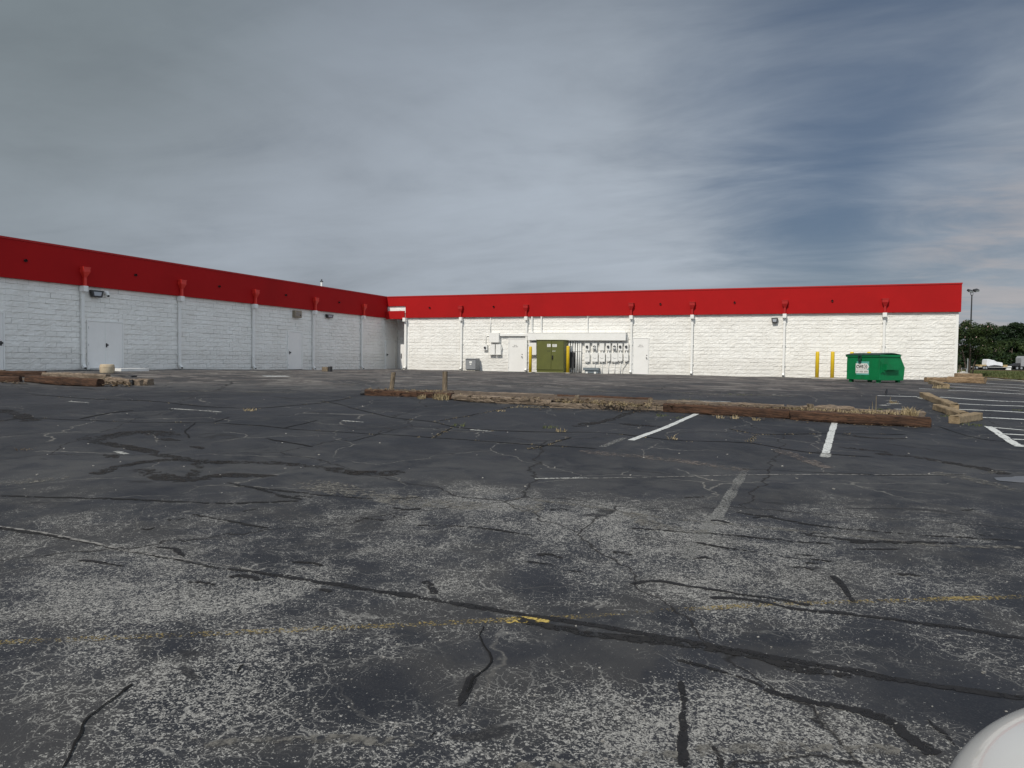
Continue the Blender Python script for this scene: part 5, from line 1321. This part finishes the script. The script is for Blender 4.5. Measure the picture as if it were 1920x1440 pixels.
# parking lot light
dl = 72.; q = atd(1817.5, 690, dl); b = Vector((q.x, q.y, gz(q.x, q.y))); hh = atd(1817.5, 553, dl).z-b.z
t = thing('parking_lot_light', b, 'tall dark light pole with two floodlight heads behind the tree', 'light pole', None, YAW)
mb = MB(); mb.tube([(0, 0, 0), (0, 0, hh)], [.10, .055], 10); mb.build('pole', M['dark'], t)
for s in (-1, 1):
    mb = MB(); mb.tube([(0, 0, hh-.05), (s*.10, 0, hh), (s*.13, 0, hh+.25)], .03, 6); mb.build('arm', M['dark'], t)
    Mx = Matrix.Translation((s*.30+.02, -.1, hh+(.36 if s < 0 else .42))) @ Matrix.Rotation(R(-12*s), 4, 'Y') @ Matrix.Rotation(R(25), 4, 'X')
    mb = MB(); mb.box(-.22, .22, -.22, .2, -.07, .14, Mx); hd = mb.build('lamp_head', M['dark'], t, bev=.03)
    mb = MB(); mb.box(-.17, .17, -.232, -.222, -.04, .10, Mx); mb.build('lens', M['lens'], hd)

# ------------------------------------------------------------------ flatbed truck on the far road
dt = 203.
def lat_of(px): return (atd(px, 690, dt)).dot(r0)
def zt(py, px=1870): return atd(px, py, dt).z
L0, L1 = lat_of(1813), lat_of(1891); RZ = YAW
b = r0*L0 + fh*dt; zr = gz(b.x, b.y)+.12
t = thing('flatbed_truck', (b.x, b.y, zr), 'black flatbed truck carrying a white wrapped load on the far road', 'truck', None, RZ)
dk = zt(688.4)-zr; Ltr = L1-L0
mb = MB(); mb.box(0, Ltr, -1.2, 1.2, dk-.22, dk); mb.box(0, Ltr, -1.21, -1.19, dk-.06, dk+.02); mb.box(1, Ltr-1, -.4, -.25, dk-.75, dk-.225); mb.box(1, Ltr-1, .25, .4, dk-.75, dk-.225); mb.build('deck', M['dark'], t)
mb = MB(); mb.box(0, Ltr, -1.225, -1.211, dk-.05, dk+.03); mb.build('deck_rail', M['white'], t)
mb = MB(); mb.box(Ltr-1.1, Ltr-.02, -1.24, 1.2, dk+.001, dk+.35); mb.box(Ltr-1.4, Ltr-.1, -1.22, -.6, dk-.75, dk-.23); mb.build('headboard', M['white'], t)
def wheel(x, y, r=.5):
    mb = MB(); mb.tube([(x, y-.28, r), (x, y-.02, r)], r, 18); tw = mb.build('wheel', M['black'], t); mb = MB(); mb.tube([(x, y-.30, r), (x, y-.281, r)], r*.58, 14); mb.build('rim', M['steel'], tw)
for px in (1821, 1826.5, 1839.5, 1844): 
    wheel(lat_of(px)-L0, -.95); wheel(lat_of(px)-L0, 1.2)
# tractor
cx0 = lat_of(1893)-L0; cx1 = lat_of(1909)-L0
mb = MB(); mb.box(cx0-.6, cx1+9.2, -.5, .5, .7, 1.05); mb.build('chassis', M['dark'], t)
mb = MB(); mb.box(cx0, cx0+2, -1.1, 1.1, 1.06, 1.25); mb.prism([(cx0, 1.25), (cx0+1.8, 1.9), (cx0+2.6, 1.9), (cx0+2.6, 1.25)], 'y', -.9, .9); mb.build('fender', M['dark'], t)
mb = MB(); mb.prism([(cx1, 1.0), (cx1, 3.3), (cx1+.4, 3.9), (cx1+2.9, 3.9), (cx1+3.6, 2.8), (cx1+6.6, 2.3), (cx1+6.9, 1.0)], 'y', -1.15, 1.15); cab = mb.build('cab', paint('silver cab', (.30, .31, .32), .35, .1, 1), t, bev=.05)
mb = MB(); mb.prism([(cx1+2.2, 2.5), (cx1+2.2, 3.4), (cx1+2.9, 3.4), (cx1+3.3, 2.75)], 'y', -1.17, -1.151); mb.build('window', M['glass'], cab)
for px in (1901.5, 1909.5): wheel(lat_of(px)-L0, -.95, .52); wheel(lat_of(px)-L0, 1.2, .52)
wheel(cx1+6.0, -.95, .52); wheel(cx1+6.0, 1.2, .52)
def ontruck(pxa, pxb, za, zb_, name, label, cat, mat, group=None, bev=.03):
    A = lat_of(pxa); B = lat_of(pxb); o = r0*((A+B)/2) + fh*dt; tt = thing(name, (o.x, o.y, zr+dk+.035), label, cat, group, RZ); return tt, (B-A)/2
tt, w = ontruck(1833, 1845, 0, 0, 'wooden_crate', 'pale wooden crate behind the white load, trailer rear', 'crate', None, 'wooden crates on the trailer')
crm = wood_mat('crate wood', (.45, .33, .16), (.62, .48, .26), .1); hc = zt(684.2)-zt(688.4)
def crate(tt, w, n):
    for k in range(n):
        mb = MB(); x0 = -w+2*w*k/n; mb.box(x0+.03, x0+2*w/n-.03, -1.0, 1.0, 0, hc); bd = mb.build('box', crm, tt)
        mb = MB(); mb.box(x0+.05, x0+2*w/n-.05, -1.03, -1.001, hc*.15, hc*.25); mb.box(x0+.05, x0+2*w/n-.05, -1.03, -1.001, hc*.7, hc*.8); mb.build('batten', crm, bd)
crate(tt, w, 2)
tt, w = ontruck(1877, 1884.5, 0, 0, 'wooden_crate', 'pale wooden crate ahead of the white load, trailer front', 'crate', None, 'wooden crates on the trailer'); crate(tt, w, 1)
tt, w = ontruck(1845, 1875.5, 0, 0, 'wrapped_load', 'large white shrink wrapped load tapering toward the front', 'load', None)
hl = zt(674)-zt(688.4); hr = zt(678)-zt(688.4); prof = [(-w, hc*.6), (-w+.1, hl*.93), (-w*.8, hl), (-w*.55, hl*.97), (-w*.35, hl*.9), (-w*.1, hl*.88), (w*.25, hr*.93), (w*.6, hr*.86), (w*.95, hr*.8), (w, hc*.7), (w*.95, hc*.3), (w*.5, hc*.62), (0, hc*.75), (-w*.5, hc*.55), (-w*.8, hc*.15)]
mb = MB(); mb.prism(prof, 'y', -1.1, 1.1); mb.build('wrapping', paint('white shrink wrap', (.80, .81, .84), .35, .08, 1.5, bump=.6), tt, bev=.12)
mb = MB(); mb.box(-w*.75, w*.85, -.9, .9, 0, hc*.35); mb.prism([(-w*.6, hc*.35), (0, hc*.7), (w*.6, hc*.35)], 'y', -.95, .95); mb.build('base', M['dark'], tt)

# ------------------------------------------------------------------ the white car beside the camera
CR_ = Vector((0, 0, 0)); hd_ = YAW + R(4)
cl, cf = 1.735, 1.72   # lateral of centre line, forward of the nose
b = r0*cl + fh*cf
t = thing('parked_car', (b.x, b.y, 0), 'white car whose rounded front corner shows at the lower right', 'car', None, YAW + R(2))
t.location.z = gz(b.x, b.y-1.5)
carpaint = NT('white car paint'); carpaint.set((.62, .62, .61), .25); carpaint.b.inputs['Coat Weight'].default_value = .6; carpaint = carpaint.m
mb = MB(); secs = [(0.0, .50, .42, .60), (-.03, .66, .36, .68), (-.10, .79, .30, .755), (-.22, .885, .25, .815), (-.40, .93, .22, .86), (-.7, .94, .2, .905), (-1.1, .94, .2, .945), (-1.6, .94, .2, .97), (-2.6, .94, .2, .98), (-3.6, .94, .2, .98), (-4.2, .90, .25, .96), (-4.5, .80, .35, .9), (-4.62, .62, .45, .8)]
K = 26; rings = []
for (y, w, z0, z1) in secs:
    ring = []
    for k in range(K+1):
        a = math.pi*k/K; cc, ss = math.cos(a), math.sin(a); e = 2/4.6
        x = w*math.copysign(abs(cc)**e, cc); z = z0+(z1-z0)*(abs(ss)**(2/3.2))
        ring.append(len(mb.v)); mb.v.append((x, y-.0, z))
    rings.append(ring)
for r1, r2 in zip(rings, rings[1:]):
    for k in range(K): mb.f.append((r1[k], r1[k+1], r2[k+1], r2[k])); mb.uv += [(0,0)]*4; mb.mi.append(0)
mb.f.append(tuple(rings[0])); mb.uv += [(0,0)]*(K+1); mb.mi.append(0); mb.f.append(tuple(reversed(rings[-1]))); mb.uv += [(0,0)]*(K+1); mb.mi.append(0)
o = mb.build('body', carpaint, t, smooth=True); sb_ = o.modifiers.new('s', 'SUBSURF'); sb_.levels = 1; sb_.render_levels = 2
# bonnet panel proud of the body with a shut line
mb = MB(); rings = []
for y, w, z in [(-.13, .50, .785), (-.25, .57, .838), (-.45, .635, .884), (-.7, .67, .922), (-1.1, .70, .958), (-1.45, .72, .975)]:
    ring = []
    for k in range(13):
        u = -1+2*k/12; ring.append(len(mb.v)); mb.v.append((u*w, y+.05*(1-u*u), z+.018*(1-u**4)-.012))
    rings.append(ring)
for r1, r2 in zip(rings, rings[1:]):
    for k in range(12): mb.f.append((r1[k], r1[k+1], r2[k+1], r2[k])); mb.uv += [(0,0)]*4; mb.mi.append(0)
o = mb.build('bonnet', carpaint, t, smooth=True); so = o.modifiers.new('s', 'SOLIDIFY'); so.thickness = .02; sb_ = o.modifiers.new('s2', 'SUBSURF'); sb_.levels = 1; sb_.render_levels = 2
# greenhouse
mb = MB(); gs = [(-1.35, .70, .95, .97), (-1.9, .66, .95, 1.30), (-2.3, .62, .95, 1.42), (-3.0, .62, .95, 1.44), (-3.6, .64, .95, 1.38), (-4.25, .70, .95, .98)]; rings = []
for (y, w, z0, z1) in gs:
    ring = []
    for k in range(17):
        a = math.pi*k/16; cc, ss = math.cos(a), math.sin(a); ring.append(len(mb.v)); mb.v.append(((w+.12*(1-abs(ss)))*math.copysign(abs(cc)**.45, cc), y, z0+(z1-z0)*abs(ss)**.6))
    rings.append(ring)
for r1, r2 in zip(rings, rings[1:]):
    for k in range(16): mb.f.append((r1[k], r1[k+1], r2[k+1], r2[k])); mb.uv += [(0,0)]*4; mb.mi.append(0)
mb.build('windows', NT('tinted car glass').set((.01, .012, .014), .05), t, smooth=True)
mb = MB(); mb.prism([(-2.25, 1.425), (-3.0, 1.45), (-3.65, 1.385), (-3.6, 1.42), (-3.0, 1.475), (-2.3, 1.45)], 'x', -.5, .5); mb.build('roof', carpaint, t, bev=.01)
for s in (-1, 1):
    mb = MB(); mb.tube([(s*.60, -.06, .50), (s*.70, -.115, .53), (s*.785, -.20, .565), (s*.835, -.33, .60)], [.03, .05, .05, .02], 10); mb.build('headlight', NT('headlight plastic').set((.45, .47, .5), .06), t, smooth=True)
    for y in (-.95, -3.65):
        mb = MB(); mb.tube([(s*.72, y, .33), (s*.93, y, .33)], .33, 24); tw = mb.build('wheel', M['black'], t); mb = MB(); mb.tube([(s*.931, y, .33), (s*.945, y, .33)], .21, 20); mb.build('rim', M['steel'], tw)
mb = MB(); mb.box(-.5, .5, -.02, .012, .44, .56); mb.build('grille', M['black'], t)

# ------------------------------------------------------------------ light
EL, AZ = R(43), R(11)
sd = Vector((-math.sin(AZ)*math.cos(EL), -math.cos(AZ)*math.cos(EL), math.sin(EL)))
sl = bpy.data.lights.new('sun', 'SUN'); sl.energy = 3.2; sl.angle = R(.6); sl.color = (1, .945, .85)
so = bpy.data.objects.new('sun', sl); C.objects.link(so); so.rotation_euler = sd.to_track_quat('Z', 'Y').to_euler(); so.location = (0, 0, 30)
W = bpy.data.worlds.new('World'); bpy.context.scene.world = W; W.use_nodes = True
nt = W.node_tree; nn = nt.nodes; ll = nt.links; bg = nn['Background']; bg.inputs[1].default_value = .1
sky = nn.new('ShaderNodeTexSky'); sky.sky_type = 'NISHITA'; sky.sun_disc = False; sky.sun_elevation = EL
sky.sun_rotation = math.atan2(sd.x, sd.y); sky.air_density = 1.0; sky.dust_density = .6; sky.ozone_density = 2.5
class WN(NT):
    def __init__(s): s.t = nt; s.n = nn; s.l = ll; s._obj = None
    def pos(s, scale=(1,1,1)): return D
tc = nn.new('ShaderNodeTexCoord'); D = tc.outputs['Generated']
w = WN()
def dotd(v):
    n = nn.new('ShaderNodeVectorMath'); n.operation = 'DOT_PRODUCT'; ll.new(D, n.inputs[0]); n.inputs[1].default_value = tuple(v); return n.outputs['Value']
sp = nn.new('ShaderNodeSeparateXYZ'); ll.new(D, sp.inputs[0])
zc = w.math('ADD', w.math('MAXIMUM', sp.outputs[2], 0.), .12)
cb = nn.new('ShaderNodeCombineXYZ'); ll.new(w.math('DIVIDE', sp.outputs[0], zc), cb.inputs[0]); ll.new(w.math('DIVIDE', sp.outputs[1], zc), cb.inputs[1])
mp = nn.new('ShaderNodeMapping'); ll.new(cb.outputs[0], mp.inputs[0]); mp.inputs['Rotation'].default_value = (0, 0, R(35)); mp.inputs['Scale'].default_value = (.36, .60, 1)
PV = mp.outputs[0]
n1 = w.noise(1.1, 7, .58, vec=PV, dist=.7); n2 = w.noise(3.2, 6, .6, vec=PV, dist=.5)
mp2 = nn.new('ShaderNodeMapping'); ll.new(D, mp2.inputs[0]); mp2.inputs['Scale'].default_value = (1, 1, 3.2); n3 = w.noise(2.2, 6, .55, vec=mp2.outputs[0], dist=.5)
wisp = w.math('ADD', w.math('MULTIPLY', n1, .5), w.math('ADD', w.math('MULTIPLY', n3, .3), w.math('MULTIPLY', n2, .2)))
elev = sp.outputs[2]
# broad tone of the veil, horizon to zenith
cc = w.mix(w.ramp(elev, .0, .20), (3.05, 3.42, 3.85), (3.15, 3.55, 4.05))
cc = w.mix(w.ramp(elev, .17, .52), cc, (2.15, 2.50, 2.95))
cc = w.mix(w.ramp(dotd(ray(-260, -260)), .88, 1., 0, .5), cc, (1.1, 1.40, 1.36))  # lens falloff painted as darker cloud toward the upper left
brt = w.ramp(wisp, .34, .66, .84, 1.16)
brt = w.math('MULTIPLY', brt, w.ramp(dotd(ray(1330, 330)), .88, 1., 1., 1.22))
behind = w.ramp(dotd(Vector((.88, -.40, .30)).normalized()), -.1, .9, 1., 2.5)  # extra sky brightness out of view, added to fill the shaded left wall
brt = w.math('MULTIPLY', brt, behind)
cc = w.mix(1., cc, w.N('ShaderNodeCombineColor', i_Red=brt, i_Green=brt, i_Blue=brt).outputs[0], 'MULTIPLY')
cc = w.mix(w.math('MULTIPLY', w.ramp(dotd(ray(1930, 500)), .985, 1., 0, .8), w.ramp(n2, .4, .6)), cc, (4.3, 4.1, 4.15))
# blue gaps, mostly upper right, broken by wisps
gap = w.math('ADD', w.ramp(dotd(ray(2130, 60)), .83, .99, 0, .95), w.ramp(dotd(ray(1620, 430)), .975, .999, 0, .22))
gap = w.math('SUBTRACT', gap, w.ramp(dotd(ray(1960, 430)), .975, .998, 0, .6))
gap = w.math('ADD', gap, w.math('MULTIPLY', w.math('SUBTRACT', .5, wisp), 1.5))
gap = w.math('ADD', gap, w.math('MULTIPLY', w.math('SUBTRACT', .5, n2), 1.0))
gap = w.math('MULTIPLY', w.ramp(gap, -.05, 1.35, 0, .95), w.ramp(dotd(fh*.8+r0*.6), .1, .75, .15, 1))
skc = w.mix(1., sky.outputs[0], (.48, .46, .46), 'MULTIPLY')
skc = w.mix(.5, skc, (1.0, 1.45, 2.2))
ll.new(w.mix(gap, cc, skc), bg.inputs[0])

sc = bpy.context.scene
sc.view_settings.view_transform = 'Standard'; sc.view_settings.look = 'None'; sc.view_settings.exposure = 0; sc.view_settings.gamma = 1
sc.cycles.max_bounces = 6; sc.cycles.transparent_max_bounces = 24; sc.cycles.diffuse_bounces = 3
